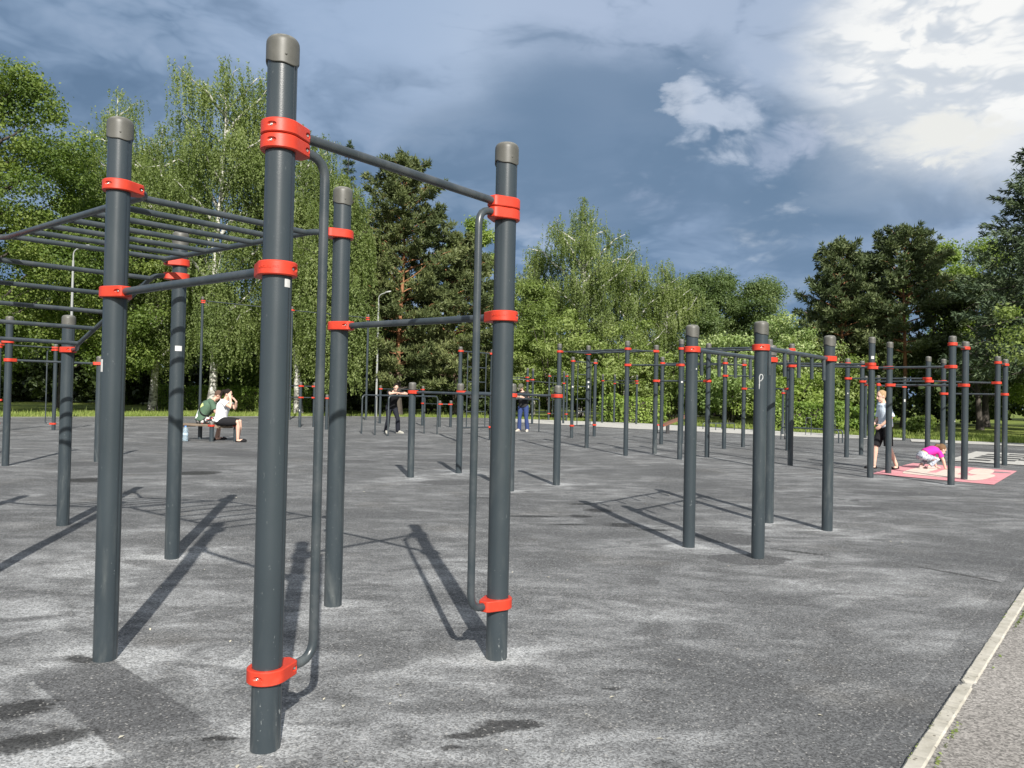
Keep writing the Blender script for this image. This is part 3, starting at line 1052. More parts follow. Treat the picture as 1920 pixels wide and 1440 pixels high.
def clamp_mesh(hi):
    def mk():
        n = 72 if hi else 26
        out = clamp_outline(n)
        H = 0.0262
        mb = MB()
        vs = []

        def inset(p, d):
            r = math.hypot(*p)
            return (p[0] * (1 - d / r), p[1] * (1 - d / r))
        rings = [[inset(p, 0.004) + (-H,) for p in out], [p + (-H + 0.004,) for p in out], [p + (H - 0.004,) for p in out], [inset(p, 0.004) + (H,) for p in out]]
        hole = [(math.atan2(p[1], p[0])) for p in out]
        hr = PR + 0.0006
        rings += [[(hr * math.cos(a), hr * math.sin(a), H) for a in hole], [(hr * math.cos(a), hr * math.sin(a), -H) for a in hole]]
        for r in rings:
            vs += r
        fs, sm = [], []
        m = len(rings)
        for i in range(m):
            j = (i + 1) % m
            for k in range(n):
                k2 = (k + 1) % n
                fs.append((i * n + k, i * n + k2, j * n + k2, j * n + k))
        mb.add(vs, fs, False)
        if not hi:
            return mb.mesh('clamp', M['clamp'])
        me = mb.mesh('clamp_raw', M['clamp'])
        o = link('clamp_raw', me)
        cut = MB()
        for a, r, s in BOLT_SPOTS:
            if a is not None:
                cx, cy, th = r * math.cos(a), r * math.sin(a), a
            else:
                cx, cy, th = r, s, (R(90) - 0.18 if s > 0 else -R(90) + 0.18)
            # a scooped pocket, deeper on one side
            sp = []
            for i in range(9):
                ph = math.pi * i / 8
                for k in range(14):
                    t = 2 * math.pi * k / 14
                    q = Vector((0.010 * math.sin(ph) * math.cos(t), 0.021 * math.sin(ph) * math.sin(t), 0.0105 * math.cos(ph)))
                    q.rotate(Matrix.Rotation(th, 3, 'Z'))
                    sp.append((cx + q.x, cy + q.y, q.z))
            cf = []
            for i in range(8):
                for k in range(14):
                    k2 = (k + 1) % 14
                    cf.append((i * 14 + k, (i + 1) * 14 + k, (i + 1) * 14 + k2, i * 14 + k2))
            cut.add(sp, cf, False)
        co = link('cutter', cut.mesh('cutter', M['clamp']))
        for ob in (co, o):
            bm = bmesh.new()
            bm.from_mesh(ob.data)
            bmesh.ops.remove_doubles(bm, verts=bm.verts, dist=1e-6)
            bmesh.ops.recalc_face_normals(bm, faces=bm.faces)
            bm.to_mesh(ob.data)
            bm.free()
        md = o.modifiers.new('b', 'BOOLEAN')
        md.operation, md.object, md.solver = 'DIFFERENCE', co, 'EXACT'
        dg = bpy.context.evaluated_depsgraph_get()
        me2 = bpy.data.meshes.new_from_object(o.evaluated_get(dg))
        bpy.data.objects.remove(o)
        bpy.data.objects.remove(co)
        me2.name = 'clamp'
        bm = bmesh.new()
        bm.from_mesh(me2)
        for e in bm.edges:
            if len(e.link_faces) == 2:
                e.smooth = e.calc_face_angle(0) < R(32)
        for f in bm.faces:
            f.smooth = True
        bm.to_mesh(me2)
        bm.free()
        return me2
    return cached(('clamp', hi), mk)


def bolt_mesh():
    def mk():
        mb = MB()
        mb.lathe([(0.0052, -0.004), (0.0058, 0.0), (0.0050, 0.0016), (0.0022, 0.0018), (0.0020, 0.0006), (0.0001, 0.0006)], 12)
        return mb.mesh('bolt', M['steel'])
    return cached('bolt', mk)


class Frame:
    def __init__(s, name, label, cat, origin, hi=False, group=None):
        s.o = Vector((origin[0], origin[1], 0))
        s.root = thing(name, label, cat, s.o, 0, group)
        s.hi = hi
        s.P = {}

    def post(s, key, x, y, h, hi=None):
        hi = s.hi if hi is None else hi
        p = link('post', post_mesh(h, hi), s.root, Vector((x, y, 0)) - s.o)
        link('cap', cap_mesh(hi), p, Vector((0, 0, h)), R((x * 977 + y * 331) % 60 - 30) if not hi else 0.0)
        s.P[key] = (Vector((x, y, 0)), p)
        return p

    def clamp(s, key, z, d, hi=None):
        """d: world direction in which the nose points"""
        hi = s.hi if hi is None else hi
        c = s.P[key][0] - s.o
        a = math.atan2(d.y, d.x)
        o = link('clamp', clamp_mesh(hi), s.root, (c.x, c.y, z), a)
        if hi:
            for an, r, t in BOLT_SPOTS:
                if an is not None:
                    loc, th = Vector(((r - 0.0062) * math.cos(an), (r - 0.0062) * math.sin(an), 0)), an
                    loc += Vector((-math.sin(an), math.cos(an), 0)) * (0.004 if an > 0 else -0.004)
                else:
                    th = R(90) - 0.18 if t > 0 else -R(90) + 0.18
                    loc = Vector((r, t * 0.86, 0))
                b = link('bolt', bolt_mesh(), o, loc)
                b.rotation_euler = Vector((math.cos(th), math.sin(th), 0)).to_track_quat('Z', 'Y').to_euler()
        return o

    def bar(s, a, b, z, z2=None, name='crossbar', mat='bar', r=BR, ca=True, cb=True):
        z2 = z if z2 is None else z2
        pa, pb = s.P[a][0], s.P[b][0]
        d = (pb - pa).normalized()
        if ca:
            s.clamp(a, z, d)
        if cb:
            s.clamp(b, z2, -d)
        q = pa + d * 0.105 - s.o
        w = pb - d * 0.105 - s.o
        mb = MB()
        n = 8
        mb.tube([Vector((q.x, q.y, z)).lerp(Vector((w.x, w.y, z2)), i / n) for i in range(n + 1)], r, 16 if s.hi else 8)
        return mb.obj(name, M[mat], s.root)

    def pipe(s, name, pts, rad=0.1, r=BR, mat='bar'):
        mb = MB()
        mb.tube([p - s.o for p in bend_path(pts, rad)], r, 16 if s.hi else 8)
        return mb.obj(name, M[mat], s.root)

    def grip(s, key, z0, z1, d, off=0.2):
        """vertical hand rail standing off a post"""
        d = d.normalized()
        c = s.P[key][0]
        s.clamp(key, z0, d)
        s.clamp(key, z1, d)
        up = Vector((0, 0, 1))
        s.pipe('grip_rail', [c + d * 0.030 + up * z0, c + d * off + up * z0, c + d * off + up * z1, c + d * 0.030 + up * z1], 0.085)

    def ladder(s, a, b, c, d, z, z2=None, n=7, t0=0.03, t1=0.97):
        """rails a-c and b-d, rungs along a-b"""
        z2 = z if z2 is None else z2
        pa, pb, pc, pd = (s.P[k][0] for k in (a, b, c, d))
        rails = []
        for p, q, r, t in ((pa, pb, pc, pd), (pb, pa, pd, pc)):
            n1, n2 = (q - p).normalized(), (t - r).normalized()
            al = (r - p).normalized()
            s.clamp({id(pa): a, id(pb): b}[id(p)], z, n1)
            s.clamp({id(pc): c, id(pd): d}[id(r)], z2, n2)
            A, B = p + n1 * 0.10, r + n2 * 0.10
            i1, i2 = p + n1 * 0.165 + al * 0.07, r + n2 * 0.165 - al * 0.07
            A.z = i1.z = z
            B.z = i2.z = z2
            s.pipe('ladder_rail', [A, i1, i2, B], 0.05)
            rails.append((i1, i2))
        for i in range(n):
            t = t0 + (t1 - t0) * i / (n - 1)
            u, v = rails[0][0].lerp(rails[0][1], t), rails[1][0].lerp(rails[1][1], t)
            mb = MB()
            mb.tube([u - s.o, v - s.o], BR * 0.92, 14 if s.hi else 8)
            mb.obj('rung', M['bar'], s.root)

    def wall_bars(s, a, b, top, bot, rungs):
        s.bar(a, b, top)
        s.bar(a, b, bot)
        pa, pb = s.P[a][0], s.P[b][0]
        L = []
        for t in (0.22, 0.80):
            p = pa.lerp(pb, t) - s.o
            mb = MB()
            mb.tube([(p.x, p.y, bot), (p.x, p.y, top)], 0.016, 8)
            mb.obj('upright', M['bar'], s.root)
            L.append(p)
        for z in rungs:
            mb = MB()
            mb.tube([(L[0].x, L[0].y, z), (L[1].x, L[1].y, z)], 0.015, 8)
            mb.obj('rung', M['bar'], s.root)

    def label(s, key, ang, z, w, h, name='sticker', mat='label'):
        """small paper label on the skin of a post; ang: world angle of its middle"""
        mb = MB()
        n = 6
        vs = []
        for k in range(n + 1):
            a = R(ang) + (k / n - 0.5) * w / PR
            for zz in (z - h / 2, z + h / 2):
                vs.append(((PR + 0.0009) * math.cos(a), (PR + 0.0009) * math.sin(a), zz))
        fs = [(2 * k, 2 * k + 2, 2 * k + 3, 2 * k + 1) for k in range(n)]
        mb.add(vs, fs, True)
        return mb.obj(name, M[mat], s.P[key][1])


V3 = Vector
# ---------------------------------------------------------------- the big frame in front
f = Frame('climbing_frame', 'big dark grey climbing frame in front with monkey bars, tall high bar and red clamps', 'climbing frame', (-0.88, 2.85), True, 'workout frames')
for k, x, y, h in (('A', -0.88, 2.85, 2.636), ('L', -1.94, 3.74, 2.634), ('R', -0.05, 3.89, 2.60), ('B', -1.08, 4.78, 2.596), ('C', -2.62, 6.01, 2.55),
                   ('V', -3.55, 5.03, 2.60), ('U', -4.235, 7.32, 2.0), ('W', -5.10, 6.28, 2.0)):
    f.post(k, x, y, h)
dAR = (f.P['R'][0] - f.P['A'][0]).normalized()
f.bar('A', 'R', 2.286, 2.283, 'high_bar', 'bar_worn', 0.0195)
f.grip('A', 0.275, 2.2295, dAR, 0.205)
f.grip('R', 0.275, 2.2265, -dAR, 0.205)
f.bar('L', 'A', 1.775, 1.765)
f.bar('B', 'R', 1.725, 1.715)
f.ladder('L', 'B', 'V', 'C', 2.295, 2.30, 7)
# second ladder steps down and away
rail = []
pC, pU, pV, pW = (f.P[k][0] for k in 'CUVW')
nC, nV = (pV - pC).normalized(), (pC - pV).normalized()
al = (pU - pC).normalized()
f.clamp('C', 2.19, nC)
f.clamp('V', 2.19, nV)
f.clamp('U', 1.665, -al)
f.clamp('W', 1.665, -al)
for p, n, q in ((pC, nC, pU), (pV, nV, pW)):
    A = p + n * 0.10
    i1 = p + n * 0.165 + al * 0.07
    i2 = p.lerp(q, 0.69) + n * 0.165
    B = q - al * 0.105
    i3 = q - al * 0.25 + n * 0.02
    A.z, i1.z, i2.z, i3.z, B.z = 2.19, 2.185, 1.69, 1.665, 1.665
    f.pipe('ladder_rail', [A, i1, i2, i3, B], 0.05)
    rail.append((i1, i2))
for i in range(5):
    t = 0.03 + 0.95 * i / 4
    u, v = rail[0][0].lerp(rail[0][1], t), rail[1][0].lerp(rail[1][1], t)
    mb = MB()
    mb.tube([u - f.o, v - f.o], BR * 0.92, 14)
    mb.obj('rung', M['bar'], f.root)
f.label('L', 222, 1.42, 0.035, 0.06)
f.label('C', -60, 1.63, 0.05, 0.04)
f.label('A', -30, 1.712, 0.026, 0.030)


def lettering(clamp, text, ang, size):
    cu = bpy.data.curves.new('lettering', 'FONT')
    cu.body, cu.size, cu.extrude, cu.align_x, cu.align_y = text, size, 0.0006, 'CENTER', 'CENTER'
    o = bpy.data.objects.new('lettering', cu)
    COL.objects.link(o)
    dg = bpy.context.evaluated_depsgraph_get()
    me = bpy.data.meshes.new_from_object(o.evaluated_get(dg))
    bpy.data.objects.remove(o)
    r0 = 0.0726
    for v in me.vertices:
        a = ang + v.co.x / r0
        r = r0 + 0.0005 + v.co.z
        v.co = (r * math.cos(a), r * math.sin(a), v.co.y)
    me.materials.clear()
    me.materials.append(M['clamp'])
    link('lettering', me, clamp)


# raised maker's lettering on the two clamps that show it
cl = [c for c in f.root.children if c.name.startswith('clamp')]
for c in cl:
    z = c.location.z
    w = c.matrix_basis.translation + f.o
    if abs(z - 1.765) < 0.003 and (w - f.P['A'][0]).xy.length < 0.01:
        lettering(c, 'KENGURU PRO', R(118), 0.0125)
    if abs(z - 1.715) < 0.003 and (w - f.P['R'][0]).xy.length < 0.01:
        lettering(c, 'KENGURU PRO', R(112), 0.0125)

# ---------------------------------------------------------------- far left frames
f = Frame('low_pull_up_bar', 'dark grey pull-up bar at the left edge between two posts of unequal height', 'pull-up bar', (-8.29, 12.65), False, 'workout frames')
f.post('a', -8.29, 12.65, 2.46)
f.post('b', -7.30, 13.61, 1.87)
f.post('c', -9.2, 11.65, 2.46)
f.bar('a', 'b', 1.735)
f.bar('a', 'c', 2.04)
f = Frame('grip_post_frame', 'distant high bar with side grip rails, at the left edge before the lawn', 'pull-up bar', (-13.71, 23.07), False, 'workout frames')
f.post('a', -13.71, 23.07, 2.59)
f.post('b', -14.62, 21.9, 2.56)
f.bar('a', 'b', 2.48)
f.grip('a', 0.2, 2.41, V3((-1, -0.35, 0)), 0.22)
f.grip('b', 0.23, 2.41, V3((-1, -0.35, 0)), 0.22)
f.clamp('b', 0.9, V3((1, 0, 0)))

# ---------------------------------------------------------------- low parallel bars in the middle distance
f = Frame('low_bar', 'nearest low bar on two short posts, left of the middle', 'low bar', (-1.56, 12.07), False, 'low bars')
f.post('a', -1.56, 12.07, 1.50)
f.post('b', 0.005, 10.65, 1.49)
f.bar('a', 'b', 1.345, 1.325)
f = Frame('low_bar', 'low bar on two short posts just behind the nearest low bar', 'low bar', (-0.86, 12.88), False, 'low bars')
f.post('a', -0.86, 12.88, 1.51)
f.post('b', 0.69, 11.47, 1.49)
f.bar('a', 'b', 1.36, 1.33)

# ---------------------------------------------------------------- hanging handles
f = Frame('handle_bars', 'four shorter posts right of the middle joined by two bars with hanging handles', 'climbing frame', (1.61, 6.90), True, 'workout frames')
for k, x, y, h in (('a', 1.61, 6.90, 1.99), ('b', 2.09, 6.47, 1.99), ('c', 3.27, 7.93, 2.01), ('d', 2.81, 8.36, 1.93)):
    f.post(k, x, y, h)
for a, b in (('a', 'd'), ('b', 'c')):
    f.bar(a, b, 1.765, 1.765, r=0.021)
    pa, pb = f.P[a][0], f.P[b][0]
    for t in (0.1, 0.3, 0.5, 0.7, 0.9):
        p = pa.lerp(pb, t) - f.o
        q = p + (pb - pa).normalized() * 0.012
        mb = MB()
        mb.tube([(p.x, p.y, 1.75), (q.x, q.y, 1.745 - 0.205)], 0.0175, 12)
        mb.obj('hanging_handle', M['bar'], f.root)
mb = MB()
pp = []
for dx, dz in ((-.012, -.075), (-.010, -.02), (-.012, .03), (-.002, .05), (.012, .045), (.018, .025), (.012, .005), (-.002, -.008)):
    a = R(-106) + dx / PR
    pp.append(((PR + .0004) * math.cos(a), (PR + .0004) * math.sin(a), 1.49 + dz))
mb.tube(bend_path(pp, .02, 3), [.003 + .003 * abs(math.sin(i * 1.7)) for i in range(len(bend_path(pp, .02, 3)))], 6)
mb.obj('glue_mark', simple('glue_residue', (0.34, 0.35, 0.35), .7, .3, 60), f.P['b'][1])
f.label('a', -55, 1.59, 0.012, 0.014)

# ---------------------------------------------------------------- front chain of frames on the right
f = Frame('monkey_bar_frame', 'long frame with two sets of monkey bars ending in bars beside the pink mat', 'climbing frame', (2.65, 17.75), False, 'workout frames')
for k, x, y, h in (('r3', 1.18, 19.35, 2.66), ('r5', 1.98, 20.09, 2.68), ('r6', 2.65, 17.75, 2.65), ('r7', 3.45, 18.46, 2.615), ('q8', 4.49, 17.61, 2.62),
                   ('q9', 3.70, 16.85, 2.64), ('q4', 5.10, 15.25, 2.55), ('q5', 5.82, 16.02, 2.53), ('p1', 6.38, 13.65, 2.50), ('p2', 7.13, 14.53, 2.49),
                   ('p3', 7.28, 12.72, 2.465), ('p4', 8.01, 13.59, 2.45)):
    f.post(k, x, y, h)
f.ladder('r6', 'r7', 'r3', 'r5', 2.46, 2.46, 6)
f.ladder('q9', 'q8', 'q4', 'q5', 2.43, 2.40, 6)
f.bar('r6', 'q9', 2.085, 2.07)
f.bar('r7', 'q8', 1.75)
f.bar('q4', 'p1', 2.07, 2.01)
f.bar('q5', 'p2', 2.06, 2.0)
f.bar('p1', 'p3', 1.95)
f.bar('p2', 'p4', 1.67)
f.bar('p3', 'p4', 2.325)
f.label('p1', -100, 2.13, 0.05, 0.05)
f.label('q9', -75, 1.70, 0.045, 0.035)
f.label('r5', -75, 1.72, 0.05, 0.04)
f.label('r5', -75, 1.60, 0.03, 0.06)
f.label('p3', -60, 1.05, 0.015, 0.02)
# second chain, behind it
f = Frame('monkey_bar_frame', 'second long frame with monkey bars behind the first, running right to the checkered court', 'climbing frame', (5.80, 20.95), False, 'workout frames')
for k, x, y, h in (('a', 4.36, 22.34, 2.55), ('b', 5.14, 23.2, 2.5), ('c', 5.80, 20.95, 2.48), ('d', 6.58, 21.82, 2.48), ('e', 6.67, 19.72, 2.46), ('g', 7.45, 20.72, 2.44),
                   ('h', 8.13, 18.64, 2.40), ('i', 8.93, 19.62, 2.40), ('j', 9.33, 17.24, 2.40), ('k', 10.13, 18.06, 2.40), ('l', 10.34, 16.37, 2.38), ('m', 11.0, 17.15, 2.37)):
    f.post(k, x, y, h)
f.ladder('c', 'd', 'a', 'b', 2.33, 2.36, 6)
f.ladder('e', 'g', 'h', 'i', 2.28, 2.27, 6)
f.bar('c', 'e', 1.985, 1.95)
f.bar('d', 'g', 1.66)
f.bar('h', 'j', 1.91, 1.90)
f.bar('i', 'k', 1.87)
f.bar('j', 'l', 1.84, 1.81)
f.bar('k', 'm', 1.58)
f.bar('l', 'm', 2.24)
f.label('h', -100, 1.55, 0.02, 0.03)

# ---------------------------------------------------------------- wall bars
f = Frame('wall_bars', 'steel wall bars with rungs between two posts, just left of the front right post', 'wall bars', (-1.47, 21.70), False, 'wall bars')
f.post('a', -1.47, 21.70, 2.68)
f.post('b', -0.60, 22.81, 2.69)
f.wall_bars('a', 'b', 2.555, 0.385, (2.12, 1.70, 1.26, 0.84))
f = Frame('wall_bars', 'steel wall bars with rungs standing right of the bearded man', 'wall bars', (1.98, 25.15), False, 'wall bars')
f.post('a', 1.98, 25.15, 2.64)
f.post('b', 2.84, 26.29, 2.64)
f.wall_bars('a', 'b', 2.50, 0.39, (2.08, 1.68, 1.27, 0.85))
f.label('a', -85, 1.66, 0.05, 0.05)
f = Frame('wall_bars', 'thin distant wall bars in front of the leafy bushes, behind the bearded man', 'wall bars', (2.09, 45.16), False, 'wall bars')
f.post('a', 2.09, 43.2, 2.62)
f.post('b', 3.05, 42.6, 2.62)
f.wall_bars('a', 'b', 2.48, 0.38, (2.06, 1.66, 1.25, 0.83))
# ---------------------------------------------------------------- distant bars
f = Frame('high_bar_frame', 'three distant posts with two pull-up bars beyond the bearded man', 'pull-up bar', (0.72, 35.8), False, 'workout frames')
f.post('a', 0.72, 35.8, 2.64)
f.post('b', 1.0, 36.9, 2.65)
f.post('c', 2.58, 38.2, 2.60)
f.post('d', -0.6, 36.6, 2.64)
f.bar('a', 'c', 2.03, 2.0)
f.bar('a', 'd', 2.20)
f.bar('b', 'd', 2.12)
f.label('b', -95, 1.35, .05, .05)
f = Frame('high_bar_frame', 'four distant posts with bars in front of the dark gap in the bushes', 'pull-up bar', (4.78, 40.49), False, 'workout frames')
for k, x, y, h in (('a', 4.78, 40.49, 2.56), ('b', 5.50, 41.2, 2.58), ('c', 6.39, 39.34, 2.53), ('d', 5.80, 38.9, 2.52)):
    f.post(k, x, y, h)
f.bar('a', 'c', 2.22)
f.bar('b', 'c', 2.10)
f.bar('a', 'd', 2.22)
f = Frame('high_bar_frame', 'four distant posts with bars behind the walking woman', 'pull-up bar', (13.14, 27.58), False, 'workout frames')
for k, x, y, h in (('a', 13.10, 27.5, 2.33), ('b', 14.24, 27.9, 2.31), ('c', 13.95, 28.5, 2.30), ('d', 13.30, 28.9, 2.35)):
    f.post(k, x, y, h)
f.bar('a', 'b', 1.98, 1.94)
f.bar('d', 'c', 2.0, 1.97)
f.bar('d', 'a', 2.02)
f.label('b', -100, 1.45, .05, .09)
f = Frame('high_bar_frame', 'two slim distant posts with a bar behind the hanging handles', 'pull-up bar', (10.9, 30.9), False, 'workout frames')
f.post('a', 10.9, 30.9, 1.80)
f.post('b', 11.36, 31.8, 1.80)
f.bar('a', 'b', 1.66)
f = Frame('tall_bar_frame', 'tall far frame of slender posts with a very high bar before the birches', 'pull-up bar', (-7.09, 37.52), False, 'workout frames')
f.post('a', -7.09, 37.52, 5.16)
f.post('b', -10.25, 35.55, 5.25)
f.post('c', -13.59, 33.55, 5.38)
for a, b, z, z2 in (('a', 'b', 4.99, 5.07), ('b', 'c', 5.09, 5.20)):
    f.bar(a, b, z, z2, r=0.02)
f.clamp('a', 4.90, V3((-1, 0, 0)))
f.clamp('c', 5.12, V3((1, 0, 0)))
f = Frame('step_bar_frame', 'group of short posts with bars at two heights beside the lawn, left', 'low bar', (-7.82, 28.47), False, 'low bars')
f.post('o', -9.05, 29.5, 1.68)
f.post('a', -7.82, 28.47, 1.68)
f.post('b', -7.37, 28.75, 1.67)
f.post('c', -6.54, 27.26, 1.23)
f.bar('o', 'a', 1.53)
f.bar('a', 'b', 1.52)
f.bar('o', 'a', 1.10)
f.bar('a', 'b', 1.10)
f.bar('b', 'c', 1.10)
f.label('a', -95, 0.62, .03, .06)
f = Frame('step_bar_frame', 'line of short posts with bars stepping down behind the leaning man', 'low bar', (-5.73, 33.56), False, 'low bars')
f.post('a', -5.73, 33.56, 1.66)
f.post('b', -3.73, 32.3, 1.66)
f.post('c', -2.89, 31.0, 1.07)
f.post('d', -2.45, 31.1, 1.08)
f.bar('a', 'b', 1.51)
f.bar('b', 'c', 0.93)
f.bar('c', 'd', 0.93)


# ---------------------------------------------------------------- bent tube dip bars
def dip_bar(label, a, b, h, r=0.024, rad=0.14, group='bent tube dip bars', h2=None, name='dip_bar', cat='dip bar'):
    mb = MB()
    A, B = V3((a[0], a[1], 0)), V3((b[0], b[1], 0))
    up = V3((0, 0, 1))
    mb.tube([p - A for p in bend_path([A - up * 0.05, A + up * h, B + up * (h2 or h), B - up * 0.05], rad, 7)], r, 12)
    o = mb.obj(name, M['bar'])
    o.location = A
    return tag(o, label, cat, group)


dip_bar('bent tube dip bar farthest behind the leaning man, leftmost of its three', (-4.80, 24.73), (-3.44, 26.27), 1.25)
dip_bar('bent tube dip bar on which the leaning man rests his forearms', (-4.26, 24.11), (-2.90, 25.70), 1.25)
dip_bar('bent tube dip bar standing in front of the leaning man, nearest of its three', (-3.78, 23.66), (-2.42, 25.20), 1.25)
dip_bar('bent tube dip bar in front of the bearded man, its right bend in the open', (-0.32, 27.28), (1.04, 28.82), 1.22)
dip_bar('bent tube dip bar behind the bearded man, close to the distant posts', (-0.78, 27.78), (0.56, 29.38), 1.22)
dip_bar('long low bent bar in front of the clipped hedge, nearer of the pair', (9.39, 26.77), (10.61, 24.92), 0.43, 0.022, 0.12, 'low bent bars')
dip_bar('long low bent bar in front of the clipped hedge, farther of the pair', (9.57, 26.90), (10.79, 25.05), 0.43, 0.022, 0.12, 'low bent bars')
dip_bar('very low bent bar on the pale walk, farther of the two push-up bars', (8.61, 34.55), (9.55, 34.9), 0.28, 0.02, 0.08, 'push-up bars')
dip_bar('very low bent bar on the pale walk, nearer of the two push-up bars', (8.94, 33.63), (9.95, 34.3), 0.31, 0.02, 0.08, 'push-up bars')
dip_bar('narrow steel hoop before the clipped hedge, left of its pair', (11.75, 30.7), (11.95, 30.66), 0.70, 0.014, 0.08, 'narrow hoops', name='steel_hoop', cat='hoop')
dip_bar('narrow steel hoop before the clipped hedge, right of its pair', (12.62, 30.5), (12.82, 30.46), 0.80, 0.014, 0.08, 'narrow hoops', name='steel_hoop', cat='hoop')


# ---------------------------------------------------------------- benches
def short_post(parent, o, x, y, h, red_z):
    mb = MB()
    mb.lathe([(PR, -0.03), (PR, h - 0.06)], 20)
    p = link('post', mb.mesh('post', M['post']), parent, (x - o[0], y - o[1], 0))
    mb = MB()
    mb.lathe([(0.061, -0.085), (0.061, -0.03), (0.052, -0.008), (0.03, -0.001), (0.0005, 0)], 20)
    link('cap', mb.mesh('cap', M['cap']), p, (0, 0, h))
    c = link('clamp', clamp_mesh(False), parent, (x - o[0], y - o[1], red_z))
    c.scale = (1, 1, 0.9)
    return c


o0 = (-7.6, 19.55)
t = thing('bench', 'low wooden bench on short grey posts under the seated couple', 'bench', (o0[0], o0[1], 0))
bu = V3((-1.16, 0.50, 0)).normalized()
bw = V3((0.54, 0.19, 0)).normalized()
for p in (V3((-7.6, 19.55, 0)), V3((-7.06, 19.74, 0)), V3((-8.76, 20.05, 0)), V3((-8.18, 20.26, 0))):
    c = short_post(t, o0, p.x, p.y, 0.50, 0.405)
    c.rotation_euler.z = math.atan2(bu.y, bu.x) + (0 if p.x > -7.8 else math.pi)
for i in range(5):
    mb = MB()
    off = (i - 2) * 0.108
    ce = V3((-7.6, 19.55, 0)) + bu * 0.63 + bw * (0.285 + off) - V3((o0[0], o0[1], 0))
    if abs(i - 2) == 2:
        mb.box((0, 0, 0), (1.12, 0.10, 0.055))
    else:
        mb.box((0, 0, 0), (1.38, 0.10, 0.055))
    s = mb.obj('slat', M['wood'], t)
    s.location = (ce.x, ce.y, 0.405)
    s.rotation_euler = (0, 0, math.atan2(bu.y, bu.x))
for q in (0.0, 1.26):
    mb = MB()
    mb.box((0, 0, 0), (0.44, 0.045, 0.085))
    s = mb.obj('end_board', M['wood'], t)
    ce = V3((-7.6, 19.55, 0)) + bu * q + bw * 0.285 - V3((o0[0], o0[1], 0))
    s.location = (ce.x, ce.y, 0.385)
    s.rotation_euler = (0, 0, math.atan2(bw.y, bw.x))

t = thing('incline_bench', 'sloping brown sit-up bench at the back edge of the rubber, right of the middle', 'bench', (5.67, 29.79, 0))
d = V3((0.92, 0.39, 0))
mb = MB()
mb.box((0.78, 0.33, 0.51), (1.42, 0.34, 0.06), math.atan2(d.y, d.x), -0.33)
mb.obj('board', M['wood_brown'], t)
for x, y, h in ((-0.02, 0.10, 0.40), (0.10, -0.16, 0.40)):
    short_post(t, (0, 0), x, y, h, 0.31)
for x, y, h in ((0.40, 0.05, 0.36), (1.32, 0.56, 0.66)):
    mb = MB()
    mb.box((x, y, h / 2 - 0.02), (0.12, 0.12, h))
    mb.obj('leg', M['darkmetal'], t)


def water_bottle():
    m, g = material('bottle_plastic')
    setp(g, (0.45, 0.56, 0.64), 0.12)
    g.b.inputs['Transmission Weight'].default_value = 0.55
    g.b.inputs['IOR'].default_value = 1.2
    t = thing('water_bottle', 'big pale blue plastic water bottle on the ground beside the bench', 'bottle', (-8.21, 19.42, 0))
    mb = MB()
    prof = [(0.001, 0.0), (0.055, 0.0), (0.068, 0.02), (0.068, 0.10), (0.060, 0.13), (0.068, 0.16), (0.068, 0.22), (0.058, 0.25), (0.066, 0.28), (0.060, 0.315), (0.03, 0.355), (0.022, 0.365), (0.022, 0.375)]
    mb.lathe(prof, 20)
    mb.obj('body', m, t)
    mb = MB()
    mb.lathe([(0.0692, 0.165), (0.0692, 0.215)], 20)
    mb.obj('wrapper', simple('bottle_label', (0.40, 0.50, 0.60), 0.5, 0.5, 30), t)
    mb = MB()
    mb.lathe([(0.025, 0.37), (0.025, 0.392), (0.001, 0.394)], 14)
    mb.obj('cap', simple('bottle_cap', (0.06, 0.2, 0.55), 0.4), t)


water_bottle()


def street_lamp(label, x, y, h, side):
    t = thing('street_lamp', label, 'street lamp', (x, y, 0), 0, 'street lamps')
    mb = MB()
    mb.tube([(0, 0, -0.05), (0, 0, h * 0.5), (0, 0, h - 0.5)], [0.065, 0.055, 0.045], 12)
    mb.obj('pole', M['concrete'], t)
    mb = MB()
    mb.tube(bend_path([(0, 0, h - 0.5), (0, 0, h - 0.05), (side * 0.40, 0, h + 0.10)], 0.3), 0.026, 10)
    mb.obj('arm', M['concrete'], t)
    mb = MB()
    vs = []
    for i, (w, hh) in enumerate(((0.03, 0.02), (0.07, 0.035), (0.08, 0.035), (0.04, 0.02))):
        x0 = side * (0.36 + i * 0.11)
        z0 = h + 0.12 + i * 0.02
        vs += [(x0, -w, z0 - hh), (x0, w, z0 - hh), (x0, w * .7, z0 + hh), (x0, -w * .7, z0 + hh)]
    fs = [(i * 4 + k, i * 4 + (k + 1) % 4, i * 4 + 4 + (k + 1) % 4, i * 4 + 4 + k) for i in range(3) for k in range(4)]
    mb.add(vs, fs + [(3, 2, 1, 0), (12, 13, 14, 15)], False)
    mb.obj('lamp_head', M['concrete'], t)


street_lamp('white street lamp with curved arm among the trees at far left', -19.15, 33.3, 7.3, 1)
street_lamp('slim white street lamp in front of the pine, behind the leaning man', -7.55, 42.9, 6.85, 1)


def park_bench(label, x, y, rz):
    t = thing('park_bench', label, 'bench', (x, y, 0), rz)
    mb = MB()
    for k in range(3):
        mb.box((0, -0.2 + 0.16 * k, 0.45), (1.6, 0.13, 0.035))
    mb.obj('seat', M['darkmetal'], t)
    mb = MB()
    for k in range(3):
        mb.box((0, 0.26 + 0.03 * k, 0.60 + 0.15 * k), (1.6, 0.03, 0.12))
    mb.obj('backrest', M['darkmetal'], t)
    for s in (-0.65, 0.65):
        mb = MB()
        mb.box((s, -0.15, 0.2), (0.06, 0.06, 0.46))
        mb.box((s, 0.22, 0.45), (0.06, 0.06, 0.95))
        mb.obj('leg', M['darkmetal'], t)


park_bench('black park bench on the shaded lawn behind the short posts', -13.6, 50.0, 0.15)
